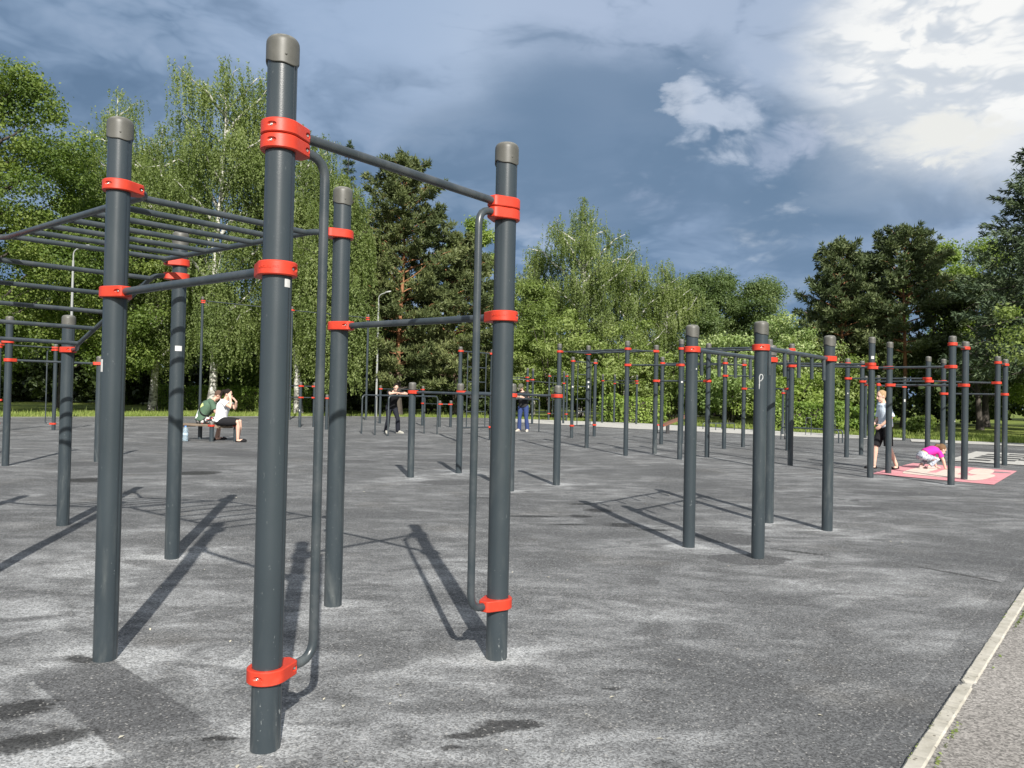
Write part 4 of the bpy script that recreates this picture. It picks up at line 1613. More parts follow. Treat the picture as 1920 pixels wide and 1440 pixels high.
# ================================================================== trees
def unit(rng, n):
    v = rng.normal(size=(n, 3))
    return v / (np.linalg.norm(v, axis=1, keepdims=True) + 1e-9)


def clump_leaves(rng, C, rad, per, size, flat_=0.75, elong=1.6, up=0.35):
    """C (m,3) clump centres, rad (m,) radii, per leaves each: leaves sit near the upper outer shell of each clump"""
    m = len(C)
    k = np.repeat(np.arange(m), per)
    u = unit(rng, len(k))
    u[:, 2] = u[:, 2] * 0.9 + 0.15
    rr = rad[k] * (0.35 + 0.65 * rng.random(len(k)) ** 0.6) * (1 + 0.18 * rng.normal(size=len(k)))
    P = C[k] + u * rr[:, None] * np.array((1, 1, flat_))
    N = u * 0.8 + rng.normal(size=u.shape) * 0.6 + np.array((0, 0, up))
    N /= np.linalg.norm(N, axis=1, keepdims=True) + 1e-9
    s = size * rng.uniform(0.65, 1.35, len(k))
    return leaf_verts(P, s, rng, 0, elong, N)


def trunk_mb(rng, H, r0, limbs, lean=0.02):
    """tapered trunk with limbs; limbs: list of (z, azimuth, length, rise, r)"""
    mb = MB()
    ph = rng.uniform(0, 6)

    def axis(z):
        return Vector((lean * z * math.cos(ph) + 0.10 * math.sin(z * 0.5 + ph), lean * z * math.sin(ph) + 0.10 * math.cos(z * 0.43 + ph) - 0.10 * math.cos(ph), z))
    n = 12
    zs = [-0.15 + (H + 0.15) * (i / n) for i in range(n + 1)]
    rs = [r0 * ((1 - 0.93 * i / n)) * (1.35 if i == 0 else 1) for i in range(n + 1)]
    mb.tube([axis(z) for z in zs], rs, 10, False)
    tips = []
    for z, az, ln, rise, r in limbs:
        p = axis(z)
        d = Vector((math.cos(az), math.sin(az), 0))
        pts, rr = [], []
        for i in range(6):
            t = i / 5
            q = p + d * ln * t * (1 - 0.15 * t) + Vector((0, 0, rise * (t ** 0.8))) + Vector((rng.normal(), rng.normal(), rng.normal())) * 0.05 * ln * t
            pts.append(q)
            rr.append(r * (1 - 0.85 * t))
        mb.tube(pts, rr, 6, False)
        tips.append(pts)
    return mb, tips, axis


def plant_tree(name, label, x, y, leaves, leafmat_, mb, bark, cat='tree', group=None):
    t = thing(name, label, cat, (x, y, -0.03), 0, group)
    link('crown', quads_mesh('crown', leaves, leafmat_), t)
    if mb is not None:
        mb.obj('trunk', bark, t)
    return t


def broadleaf(label, x, y, H, r, zb, seed, lm='leaf_dense', bark='bark_dark', n=110, per=190, size=0.15, pw=0.55, cr=0.25, name='broadleaf_tree', r0=None, group='trees round the sports ground', cat='tree', top=0.9):
    per, size = int(per * 2.4), size * 0.56
    rng = np.random.default_rng(seed)
    # big boughs first, then clumps on them
    nb = max(7, n // 7)
    t = (np.arange(nb) + rng.uniform(0.1, 0.9, nb)) / nb
    az = np.arange(nb) * 2.4 + rng.uniform(-.5, .5, nb)
    prof = np.sin(np.pi * np.clip(0.10 + t * top, 0, 1)) ** pw
    rb = r * prof * rng.uniform(0.45, 0.86, nb)
    BC = np.stack([rb * np.cos(az), rb * np.sin(az), zb + (H - zb) * (0.04 + 0.9 * t)], 1)
    br = r * 0.36 * rng.uniform(0.7, 1.15, nb) * (0.55 + 0.45 * prof)
    k = rng.integers(0, nb, n)
    u = unit(rng, n)
    C = BC[k] + u * (br[k] * rng.uniform(0.55, 1.0, n))[:, None] * np.array((1, 1, 0.8))
    top_ = np.array([[rng.normal() * .2, rng.normal() * .2, H - cr * r]])
    C = np.concatenate([C, top_])
    C[:, 2] = np.minimum(C[:, 2], H - 0.3)
    rad = r * cr * rng.uniform(0.55, 1.2, len(C))
    V = clump_leaves(rng, C, rad, per, size)
    limbs = [(max(zb * 0.8, BC[i, 2] - rb[i] * 0.7), az[i], rb[i] * 0.9, rb[i] * 0.6, 0.05 + 0.01 * r) for i in range(nb)]
    mb, _, _ = trunk_mb(rng, H * 0.85, r0 or (0.07 + 0.013 * H), limbs)
    return plant_tree(name, label, x, y, V, M[lm], mb, M[bark], cat, group)


def birch(label, x, y, H, r, seed, zb=2.0, strands=5, lm='leaf_birch', bark='bark_birch', hang=1.0, size=0.066, nl=30, dome=0.45, group='trees round the sports ground', r0=None, step=0.046, lean=0.02):
    strands, r = strands + 2, r * 1.15
    rng = np.random.default_rng(seed)
    limbs = []
    for i in range(nl):
        t = (i + rng.uniform(0.1, 0.9)) / nl
        z = zb * 1.05 + (H * 0.97 - zb) * t * 0.92
        prof = np.sin(np.pi * min(0.96, 0.22 + 0.74 * t)) ** dome
        ln = r * prof * rng.uniform(0.62, 1.08)
        limbs.append((z, i * 2.4 + rng.uniform(-.6, .6), ln, ln * rng.uniform(0.45, 1.0) * (1.1 - 0.3 * t), 0.03 + 0.022 * ln))
    mb, tips, axis = trunk_mb(rng, H * 0.97, r0 or (0.06 + 0.010 * H), limbs, lean)
    S, Ln = [], []
    for pts in tips:
        nlen = (pts[-1] - pts[0]).length
        m = max(4, int(nlen * 3.6))
        for j in range(m):
            t = 0.25 + 0.75 * (j + rng.random()) / m
            i = min(4, int(t * 5))
            p = pts[i].lerp(pts[i + 1], t * 5 - i)
            for _ in range(strands):
                q = np.array(p) + rng.normal(size=3) * np.array((0.30, 0.30, 0.22)) * (0.7 + 0.12 * r)
                S.append(q)
                Ln.append(rng.uniform(0.3, 1.0) ** 1.3 * 2.6 * hang * (0.6 + 0.4 * H / 18))
    # whip at the top
    for j in range(60):
        p = np.array(axis(H * (0.90 + 0.10 * rng.random())))
        S.append(p + rng.normal(size=3) * np.array((0.25, 0.25, 0.1)))
        Ln.append(rng.uniform(0.2, 0.9))
    S, Ln = np.array(S), np.array(Ln)
    Ln = np.minimum(Ln, np.maximum(S[:, 2] - zb * 0.55, 0.1))
    cnt = np.maximum(3, (Ln / step).astype(int))
    k = np.repeat(np.arange(len(S)), cnt)
    f = rng.random(len(k))
    sway = rng.normal(size=(len(S), 2)) * 0.10 + np.array((0.05, 0.0))
    P = S[k].copy()
    P[:, 2] -= f * Ln[k]
    P[:, :2] += sway[k] * (f * Ln[k])[:, None] + rng.normal(size=(len(k), 2)) * 0.040
    O = P - np.array((0, 0, 0))
    O[:, 2] = 0
    O /= np.linalg.norm(O, axis=1, keepdims=True) + 1e-9
    N = rng.normal(size=(len(k), 3)) * 0.8 + O * 0.9 + np.array((0, 0, 0.35))
    N /= np.linalg.norm(N, axis=1, keepdims=True)
    V = leaf_verts(P, size * rng.uniform(0.6, 1.3, len(k)), rng, 0, 1.9, N, np.array((0, 0, -1.1)))
    return plant_tree('birch_tree', label, x, y, V, M[lm], mb, M[bark], 'tree', group)


def needle_tufts(rng, C, ax, per, ln, w, spread=0.9):
    m = len(C)
    k = np.repeat(np.arange(m), per)
    d = unit(rng, len(k)) * spread + ax[k]
    d /= np.linalg.norm(d, axis=1, keepdims=True) + 1e-9
    s = ln * rng.uniform(0.6, 1.25, len(k))
    b = np.cross(d, unit(rng, len(k)))
    b /= np.linalg.norm(b, axis=1, keepdims=True) + 1e-9
    base = C[k] + rng.normal(size=(len(k), 3)) * 0.04
    tip = base + d * s[:, None]
    mid = base + d * s[:, None] * 0.45
    wv = b * w
    return np.stack([base, mid + wv, tip, mid - wv], 1).reshape(-1, 3)


def pine(label, x, y, H, r, zb, seed, lm='needle_pine', whorls=17, per=11, tuft=0.30, bark='bark_pine', shape=0.56, density=1.0, trunk_show=1.0, r0=None, low=0.75, group='trees round the sports ground', droop=0.0, gap=(0, 0)):
    whorls, per, density, r = int(whorls * 1.3), int(per * 1.5), density * 1.35, r * 1.12
    rng = np.random.default_rng(seed)
    C, A, limbs = [], [], []
    for i in range(whorls):
        t = i / (whorls - 1)
        z = zb + (H - zb) * (t ** 0.92) * 0.985
        R_ = r * (low + (1 - low) * min(1, t * 4)) * (1 - t ** 1.7) ** shape + 0.22
        nb = rng.integers(5, 8)
        a0 = rng.uniform(0, 6.28)
        for b in range(nb):
            az = a0 + 6.283 * b / nb + rng.uniform(-.35, .35)
            if gap[0] < z < gap[1] and math.sin(az) < -0.45 and rng.random() < 0.75:
                continue
            L = R_ * rng.uniform(0.62, 1.12)
            rise = L * (rng.uniform(0.05, 0.28) + 0.40 * t - droop)
            limbs.append((z, az, L * 0.96, rise, 0.016 + 0.011 * L))
            m = max(4, int(L * 8.5 * density))
            for j in range(m):
                s = 0.30 + 0.70 * (j + rng.random()) / m
                side = rng.normal() * 0.20 * L * (1.15 - s) + rng.normal() * 0.10
                p = np.array((math.cos(az) * L * s - math.sin(az) * side, math.sin(az) * L * s + math.cos(az) * side,
                              z + rise * s ** 1.2 + rng.normal() * 0.11 + 0.02))
                C.append(p)
                A.append((math.cos(az) * 0.6, math.sin(az) * 0.6, 0.55))
    for j in range(10):
        C.append(np.array((rng.normal() * .08, rng.normal() * .08, H - rng.random() * 0.9)))
        A.append((0, 0, 1.4))
    mb, _, axis = trunk_mb(rng, H * 0.98, r0 or (0.05 + 0.009 * H), limbs, 0.0)
    C = np.array(C)
    C[:, 0] += np.array([axis(z).x for z in C[:, 2]])
    C[:, 1] += np.array([axis(z).y for z in C[:, 2]])
    V = needle_tufts(rng, C, np.array(A), per, tuft, tuft * 0.12)
    return plant_tree('pine_tree', label, x, y, V, M[lm], mb, M[bark], 'tree', group)


def spruce(label, x, y, H, r, zb, seed, lm='needle_spruce', whorls=30, name='spruce_tree', per=9, tuft=0.30, group='trees round the sports ground'):
    rng = np.random.default_rng(seed)
    C, A, limbs = [], [], []
    for i in range(whorls):
        t = i / (whorls - 1)
        z = zb + (H - zb) * t * 0.98
        R_ = r * (1 - t) ** 0.85 + 0.15
        nb = rng.integers(5, 8)
        a0 = rng.uniform(0, 6.28)
        for b in range(nb):
            az = a0 + 6.283 * b / nb + rng.uniform(-.3, .3)
            L = R_ * rng.uniform(0.65, 1.12)
            limbs.append((z, az, L * 0.95, L * (0.12 - 0.38 * (1 - t)), 0.012 + 0.009 * L))
            m = max(4, int(L * 9))
            for j in range(m):
                s = 0.2 + 0.8 * (j + rng.random()) / m
                side = rng.normal() * 0.15 * L * (1.1 - s)
                zz = z + L * (0.12 - 0.38 * (1 - t)) * s + 0.16 * L * s * s - abs(side) * 0.3 - rng.random() * 0.28 * (1 - t * .6)
                C.append((math.cos(az) * L * s - math.sin(az) * side, math.sin(az) * L * s + math.cos(az) * side, zz))
                A.append((math.cos(az) * 0.9, math.sin(az) * 0.9, -0.15))
    for j in range(14):
        C.append((0, 0, H - 1.0 * rng.random()))
        A.append((0, 0, 1.2))
    mb, _, axis = trunk_mb(rng, H * 0.98, 0.07 + 0.012 * H, limbs, 0.0)
    C = np.array(C)
    C[:, 0] += np.array([axis(z).x for z in C[:, 2]])
    C[:, 1] += np.array([axis(z).y for z in C[:, 2]])
    V = needle_tufts(rng, C, np.array(A), per, tuft, tuft * 0.11, 0.8)
    return plant_tree(name, label, x, y, V, M[lm], mb, M['bark_dark'], 'tree', group)


def shrub(label, x, y, H, r, seed, lm='leaf_shrub', n=60, per=120, size=0.10, ry=None, name='shrub', cat='shrub', group='shrubs before the trees'):
    rng = np.random.default_rng(seed)
    ry = ry or r
    per = int(per * 1.35)
    u = unit(rng, n)
    u[:, 2] = np.abs(u[:, 2])
    q = rng.uniform(0.45, 0.95, n) * (1 + 0.2 * rng.normal(size=n))
    C = np.stack([u[:, 0] * r * q, u[:, 1] * ry * q, 0.12 * H + u[:, 2] * H * 0.82 * q + 0.05 * H], 1)
    C[:, 2] = np.minimum(C[:, 2], H * 0.93)
    rad = (0.18 * min(r, H) + 0.10) * rng.uniform(0.7, 1.3, n)
    V = clump_leaves(rng, C, rad, per, size)
    V[:, 2] = np.maximum(V[:, 2], 0.0)
    mb = MB()
    for i in range(6):
        a = i * 1.05 + rng.uniform(0, .6)
        b = Vector((math.cos(a) * r * .5, math.sin(a) * ry * .5, H * 0.7))
        mb.tube([(0.1 * math.cos(a), 0.1 * math.sin(a), -0.05), b * 0.5 + Vector((0, 0, H * .1)), b], [0.05, 0.035, 0.012], 6, False)
    t = thing(name, label, cat, (x, y, -0.03), 0, group)
    link('foliage', quads_mesh('foliage', V, M[lm]), t)
    mb.obj('stems', M['bark_dark'], t)
    return t


def hedge(label, p, q, h, w, seed, lm='leaf_hedge'):
    rng = np.random.default_rng(seed)
    p, q = np.array(p), np.array(q)
    L = np.linalg.norm(q - p)
    u = (q - p) / L
    v = np.array((-u[1], u[0]))
    n = int(L * (h * 2 + w) * 420)
    s, a = rng.random(n) * L, rng.random(n) * (2 * h + w)
    off = np.where(a < h, -w / 2, np.where(a < h + w, a - h - w / 2, w / 2))
    z = np.where(a < h, a, np.where(a < h + w, h, a - h - w))
    bump = 0.07 * np.sin(s * 2.1) + 0.05 * np.sin(s * 5.3 + z * 3) + rng.normal(size=n) * 0.06
    N = np.stack([v[0] * np.sign(off) * (a < h) + v[0] * (a > h + w), v[1] * np.where(a < h, -1, np.where(a > h + w, 1, 0)), np.where((a >= h) & (a <= h + w), 1, 0.2)], 1).astype(float)
    N[:, 0] = v[0] * np.where(a < h, -1, np.where(a > h + w, 1, 0))
    P = np.stack([p[0] + u[0] * s + v[0] * off, p[1] + u[1] * s + v[1] * off, z], 1) + N * bump[:, None]
    P -= np.array((p[0], p[1], 0))
    N = N + rng.normal(size=N.shape) * 0.7
    N /= np.linalg.norm(N, axis=1, keepdims=True)
    V = leaf_verts(P, 0.085 * rng.uniform(0.6, 1.4, n), rng, 0, 1.5, N)
    V[:, 2] = np.maximum(V[:, 2], 0)
    # dark woody core
    mb = MB()
    c = (q - p) / 2
    mb.box((c[0], c[1], h * 0.44), (L - 0.25, w - 0.22, h * 0.86), math.atan2(u[1], u[0]))
    t = thing('hedge', label, 'hedge', (p[0], p[1], -0.03), 0, 'clipped hedges')
    link('foliage', quads_mesh('foliage', V, M[lm]), t)
    mb.obj('twigs', M['bark_dark'], t)


# ---------------------------------------------------------------- left
broadleaf('big dense green tree filling the left edge, nearest of the left trees', -25.6, 36.5, 17.3, 5.5, 2.8, 11, 'leaf_dense', n=300, per=120, size=0.17, cr=0.20)
broadleaf('round dark green tree right of the dense left tree, its low boughs over the lawn', -22.3, 42.5, 11.8, 4.6, 2.1, 12, 'leaf_dense', n=130, per=140, size=0.17, cr=0.2)
broadleaf('bright green young tree between the dense left tree and the birches', -28.0, 48.0, 13.5, 4.4, 2.5, 13, 'leaf_bright', n=100, per=130, size=0.17, cr=0.2)
broadleaf('shaded tree behind the dense left tree', -35.5, 48.0, 15.5, 5.2, 1.8, 14, 'leaf_dense', n=110, per=120, size=0.2)
birch('tall narrow birch left of the great weeping birch', -25.9, 50.0, 21.0, 3.9, 21, 3.0, strands=5)
birch('great weeping birch with white trunk, tallest of the birches', -17.0, 43.5, 20.3, 4.3, 22, 3.0, strands=7, nl=32, r0=0.24)
birch('birch crowding behind the great weeping birch on its left', -21.6, 46.5, 17.6, 3.9, 23, 2.5, strands=6)
birch('weeping birch behind the tallest front post', -12.8, 46.0, 17.6, 3.8, 24, 2.6, strands=6)
birch('weeping birch with hanging curtains and a brown trunk, left of the pine', -9.75, 41.5, 13.4, 2.3, 25, 2.2, strands=7, bark='bark_dark', hang=1.35, r0=0.17)
birch('birch behind the curtain birch, left of the pine', -11.3, 48.0, 15.5, 3.2, 26, 2.4, strands=6)
spruce('slim spruce whose tip rises behind the birches', -13.2, 60.0, 21.0, 2.4, 3, 31)
broadleaf('round pale green tree far back in the gap left of the birches', -29.0, 56.0, 16.0, 4.6, 2.5, 15, 'leaf_bright', n=110, per=120, size=0.2)
broadleaf('dark bushy tree closing the view between the birch trunks', -16.5, 55.0, 9.0, 5.0, 0.8, 16, 'leaf_dense', n=110, per=120, size=0.2)
# ---------------------------------------------------------------- middle
pine('tall pine with orange trunk in the middle of the photo', -6.75, 46.0, 15.6, 3.5, 1.6, 41, whorls=19, density=1.2, gap=(6.0, 8.6))
pine('broad lower pine right of the tall orange pine', -3.7, 48.5, 11.4, 3.7, 1.6, 42, whorls=13, density=1.15)
broadleaf('light green tree rising behind the broad pine', -3.2, 61.0, 15.4, 3.3, 4, 43, 'leaf_bright', n=90, per=120, size=0.2)
pine('dark young pine in the shade behind the short posts', -9.9, 55.0, 11.5, 3.0, 1.2, 44, 'needle_dark', whorls=12)
broadleaf('bushy olive green tree right behind the front right post', 0.6, 50.0, 9.0, 3.3, 0.6, 45, 'leaf_shrub', n=110, per=120, size=0.15, r0=0.12)
birch('large birch with pale limbs right of the middle', 5.0, 55.0, 15.8, 4.6, 46, 2.5, strands=6, nl=32, dome=1.0, hang=0.7)
birch('smaller birch at the left shoulder of the large middle birch', 1.6, 57.0, 12.6, 3.0, 47, 2.5, strands=6, dome=0.9, hang=0.7)
birch('birch at the right shoulder of the large middle birch', 8.3, 56.0, 12.2, 3.4, 48, 2.0, strands=6, dome=0.9, hang=0.7)
birch('narrow birch between the large birch and the poplars', 11.6, 58.0, 11.9, 2.7, 49, 2.0, strands=6, dome=0.9, hang=0.7)
for i, (x, y, H, r, l) in enumerate(((14.2, 62, 11.7, 2.2, 'leftmost of the three dark round-topped trees in the gap'), (17.1, 64, 12.2, 2.5, 'middle one of the three dark round-topped trees, the tallest'),
                                      (19.9, 62, 11.2, 2.3, 'rightmost of the three dark round-topped trees, beside the sky gap'))):
    broadleaf(l, x, y, H, r * 1.25, 1.5, 51 + i, 'leaf_poplar', n=190, per=110, size=0.17, cr=0.34, pw=0.4)
shrub('tall bright bush behind the first monkey bars', 2.4, 46.5, 7.9, 3.0, 61, 'leaf_shrub', n=100, per=150)
shrub('tall loose bush right of the bright bush', 6.6, 47.0, 6.6, 2.9, 62, 'leaf_shrub', n=90, per=140)
shrub('dark green bush in the shade behind the far bars', 4.3, 49.0, 5.2, 2.5, 63, 'leaf_dense', n=60, per=120)
shrub('pale olive bush behind the sloping bench', 9.5, 45.5, 4.2, 2.4, 64, 'leaf_shrub', n=70, per=130)
shrub('light green bush between the sloping bench and the hanging handles', 12.6, 44.0, 5.2, 2.8, 65, 'leaf_lilac', n=90, per=150)
shrub('pale flowering bush under the gap in the trees', 16.4, 45.5, 6.6, 2.9, 66, 'leaf_lilac', n=110, per=150)
shrub('bright bush left of the pines, behind the hanging handles', 18.9, 48.5, 6.2, 2.6, 67, 'leaf_lilac', n=90, per=140)
shrub('broad bush behind the clipped hedge', 15.0, 41.5, 3.4, 2.4, 68, 'leaf_bright', n=80, per=140)
shrub('leafy bush at the foot of the left pine of the right pair', 18.2, 42.0, 3.9, 2.2, 69, 'leaf_shrub', n=70, per=140)
shrub('leafy bush at the foot of the right pine of the right pair', 21.4, 48.5, 3.6, 2.4, 70, 'leaf_dense', n=70, per=130)
shrub('low bush behind the walking woman', 16.3, 34.8, 1.5, 1.1, 71, 'leaf_hedge', n=40, per=120, size=0.10)
shrub('low bush at the right end of the clipped hedge', 14.9, 35.6, 1.4, 0.9, 76, 'leaf_hedge', n=40, per=120, size=0.10)
shrub('small round clipped bush alone on the right lawn', 18.0, 33.8, 0.95, 0.62, 72, 'leaf_dense', n=45, per=110, size=0.07)
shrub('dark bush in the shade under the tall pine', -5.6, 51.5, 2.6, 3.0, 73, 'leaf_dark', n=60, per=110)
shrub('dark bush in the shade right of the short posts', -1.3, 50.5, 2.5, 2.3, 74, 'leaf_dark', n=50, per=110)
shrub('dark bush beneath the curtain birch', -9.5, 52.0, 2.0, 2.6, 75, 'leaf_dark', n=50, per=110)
# ---------------------------------------------------------------- right
pine('left pine of the right pair, leaning boughs toward the sky gap', 19.6, 46.0, 10.9, 2.4, 3.0, 81, 'needle_dark', whorls=13, density=1.1, gap=(3.0, 5.5))
pine('right pine of the right pair, with a red-brown trunk', 22.6, 44.5, 11.4, 2.9, 4.3, 82, 'needle_dark', whorls=12, density=1.1, gap=(4.0, 6.4))
pine('dark pine between and behind the right pair', 24.4, 54.0, 11.0, 3.2, 2.0, 83, 'needle_dark', whorls=13)
broadleaf('light crown showing right of the right pine', 31.0, 57.0, 13.4, 3.4, 3, 84, 'leaf_bright', n=100, per=120, size=0.2)
broadleaf('light feathery tree beside the tall spruce', 30.0, 48.5, 12.0, 3.6, 2, 85, 'leaf_bright', n=90, per=120, size=0.17)
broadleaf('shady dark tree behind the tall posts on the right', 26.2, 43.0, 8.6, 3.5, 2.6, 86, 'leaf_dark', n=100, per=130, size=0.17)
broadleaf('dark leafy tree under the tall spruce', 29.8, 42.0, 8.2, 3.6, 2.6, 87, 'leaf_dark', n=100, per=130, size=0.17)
spruce('tall dark spruce at the right edge', 24.6, 36.0, 14.9, 4.4, 3.4, 88, whorls=34)
broadleaf('yellow green maple boughs reaching in from the right edge', 21.3, 24.8, 5.3, 4.7, 2.0, 89, 'leaf_shrub', n=110, per=110, size=0.14, cr=0.16, pw=0.4)


# ---------------------------------------------------------------- hedges and wood behind
hedge('long clipped hedge on the lawn behind the seated couple', (-24.0, 52.5), (-12.2, 48.2), 1.45, 1.1, 91)
hedge('clipped hedge piece behind the first wall bars, right of the bearded man', (5.0, 42.8), (8.2, 41.4), 1.35, 1.0, 92)
hedge('clipped hedge behind the long low bent bars', (12.0, 36.9), (15.3, 35.3), 1.25, 1.0, 93)


def far_wood():
    rng = np.random.default_rng(101)
    C = []
    for x in np.arange(-130, 120, 1.1):
        y = 76 + 5 * math.sin(x * 0.2) + rng.uniform(-2, 3)
        h = 7.0 + 1.2 * math.sin(x * 0.33) + rng.uniform(-.6, .8)
        if x < -14:
            h += 4
        for j in range(16):
            C.append((x + rng.normal() * 1.0, y + rng.normal() * 1.6, 0.2 + rng.random() * (h - 0.8)))
    C = np.array(C)
    V = clump_leaves(rng, C, rng.uniform(0.8, 1.5, len(C)), 42, 0.50)
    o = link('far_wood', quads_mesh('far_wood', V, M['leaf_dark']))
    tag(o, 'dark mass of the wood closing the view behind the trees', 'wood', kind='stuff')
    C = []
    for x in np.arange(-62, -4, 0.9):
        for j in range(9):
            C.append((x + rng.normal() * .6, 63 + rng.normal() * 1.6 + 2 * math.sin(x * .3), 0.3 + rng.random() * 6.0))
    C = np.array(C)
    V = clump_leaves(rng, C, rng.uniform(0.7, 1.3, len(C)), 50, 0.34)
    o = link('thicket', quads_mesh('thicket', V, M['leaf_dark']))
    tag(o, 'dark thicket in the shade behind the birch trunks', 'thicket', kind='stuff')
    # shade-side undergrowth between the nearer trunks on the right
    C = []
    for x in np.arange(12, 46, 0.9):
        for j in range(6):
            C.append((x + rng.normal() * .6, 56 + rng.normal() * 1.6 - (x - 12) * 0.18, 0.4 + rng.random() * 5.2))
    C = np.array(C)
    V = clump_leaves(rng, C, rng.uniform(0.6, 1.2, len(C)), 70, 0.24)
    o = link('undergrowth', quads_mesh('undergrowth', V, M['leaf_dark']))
    tag(o, 'dark undergrowth between the trunks behind the right lawn', 'undergrowth', kind='stuff')


far_wood()


def grass_tufts():
    rng = np.random.default_rng(111)
    segs = [((-46, 10.5), (-21.3, 32.4)), ((-21.3, 32.4), (-9, 43.4)), ((-9, 43.4), (0, 45.3)), ((0, 45.3), (7, 41.9)), ((7, 41.9), (11, 36.0)), ((11, 36), (15.3, 29.7)), ((15.3, 29.6), (22, 25.5))]
    P = []
    for a, b in segs:
        a, b = np.array(a), np.array(b)
        L = np.linalg.norm(b - a)
        v = np.array((-(b - a)[1], (b - a)[0])) / L
        n = int(L * 520)
        s = rng.random(n)
        off = rng.random(n) ** 2.2 * 7.0
        q = a + (b - a) * s[:, None] + v * off[:, None]
        P.append(np.stack([q[:, 0], q[:, 1], np.zeros(n)], 1))
    P = np.concatenate(P)
    n = len(P)
    h = rng.uniform(0.05, 0.15, n)
    long = rng.random(n) < 0.05
    h[long] *= 2.2
    a = rng.uniform(0, 6.283, n)
    w = np.stack([np.cos(a), np.sin(a), np.zeros(n)], 1) * 0.016
    tip = P + np.stack([rng.normal(size=n) * 0.35 * h, rng.normal(size=n) * 0.35 * h, h], 1)
    P[:, 2] = -0.03
    mid = (P + tip) / 2
    V = np.stack([P - w, P + w, tip + w * 0.15, tip - w * 0.15], 1).reshape(-1, 3)
    o = link('grass', quads_mesh('grass', V, M['grassblade']))
    tag(o, 'grass growing along the edge of the lawn', 'grass', kind='stuff')


grass_tufts()
# ================================================================== people
class Vox:
    """closed shells that are fused into one continuous skin"""

    def __init__(s):
        s.m = MB()

    def loft(s, rings, seg=18):
        """rings: (centre, half-axis a, half-axis b)"""
        vs, fs = [], []
        for c, a, b in rings:
            for k in range(seg):
                t = 2 * math.pi * k / seg
                vs.append(c + a * math.cos(t) + b * math.sin(t))
        n = len(rings)
        for i in range(n - 1):
            for k in range(seg):
                k2 = (k + 1) % seg
                fs.append((i * seg + k, i * seg + k2, (i + 1) * seg + k2, (i + 1) * seg + k))
        fs.append(tuple(reversed(range(seg))))
        fs.append(tuple(range((n - 1) * seg, n * seg)))
        s.m.add(vs, fs)

    def limb(s, pts, rad, round0=True, round1=True, seg=14):
        """tapered limb through points, rounded at its ends"""
        P = [Vector(p) for p in pts]
        T0, T1 = (P[1] - P[0]).normalized(), (P[-1] - P[-2]).normalized()
        path, rr = [], []
        if round0:
            for a in (80, 55, 28):
                path.append(P[0] - T0 * rad[0] * math.sin(R(a)))
                rr.append(rad[0] * math.cos(R(a)))
        for i, p in enumerate(P):
            path.append(p)
            rr.append(rad[i])
        if round1:
            for a in (28, 55, 80):
                path.append(P[-1] + T1 * rad[-1] * math.sin(R(a)))
                rr.append(rad[-1] * math.cos(R(a)))
        s.m.tube(path, rr, seg)

    def ell(s, c, ax, r, seg=18, n=12):
        """ax: 3 unit vectors, r: 3 radii"""
        c = Vector(c)
        rings = []
        for i in range(1, n):
            ph = math.pi * i / n
            rings.append((c - ax[2] * r[2] * math.cos(ph), ax[0] * r[0] * math.sin(ph), ax[1] * r[1] * math.sin(ph)))
        s.loft(rings, seg)

    def build(s, name, mat, parent=None, voxel=0.008, smooth=6):
        me = s.m.mesh(name, mat)
        o = link(name, me)
        r = o.modifiers.new('r', 'REMESH')
        r.mode, r.voxel_size, r.use_smooth_shade = 'VOXEL', voxel, True
        sm = o.modifiers.new('s', 'SMOOTH')
        sm.factor, sm.iterations = 0.5, smooth
        dg = bpy.context.evaluated_depsgraph_get()
        me2 = bpy.data.meshes.new_from_object(o.evaluated_get(dg))
        me2.name = name
        o.modifiers.clear()
        o.data = me2
        bpy.data.meshes.remove(me)
        if not me2.materials:
            me2.materials.append(mat)
        if parent:
            o.parent = parent
        return o


def skin_mat(name, c):
    m, g = material(name)
    n = g.noise(objco(g), 18, 3)
    col = g.vmath('SCALE', g.comb(*c), g.math('ADD', 0.88, g.math('MULTIPLY', n, 0.24)))
    setp(g, col, 0.5)
    g.b.inputs['Subsurface Weight'].default_value = 0.08
    g.b.inputs['Subsurface Radius'].default_value = (0.01, 0.004, 0.002)
    return m


def cloth(name, c, var=0.25, scale=9.0):
    m, g = material(name)
    oc = objco(g)
    n = g.noise(oc, scale, 4, 0.6, 0.8)
    col = g.vmath('SCALE', g.comb(*c), g.math('ADD', 1 - var, g.math('MULTIPLY', n, 2 * var)))
    setp(g, col, 0.85, 0, n, 0.6, 0.02, 0.15)
    return m


def patterned(name, base, spots, scale, thr=0.5):
    m, g = material(name)
    oc = objco(g)
    n = g.noise(oc, scale, 3, 0.6, 0.5)
    n2 = g.noise(g.vmath('ADD', oc, (3, 7, 1)), scale * 0.9, 3, 0.6, 0.5)
    col = g.mix(g.smooth(n, thr, thr + 0.05), base, spots[0])
    if len(spots) > 1:
        col = g.mix(g.smooth(n2, thr + 0.06, thr + 0.10), col, spots[1])
    setp(g, col, 0.85)
    return m


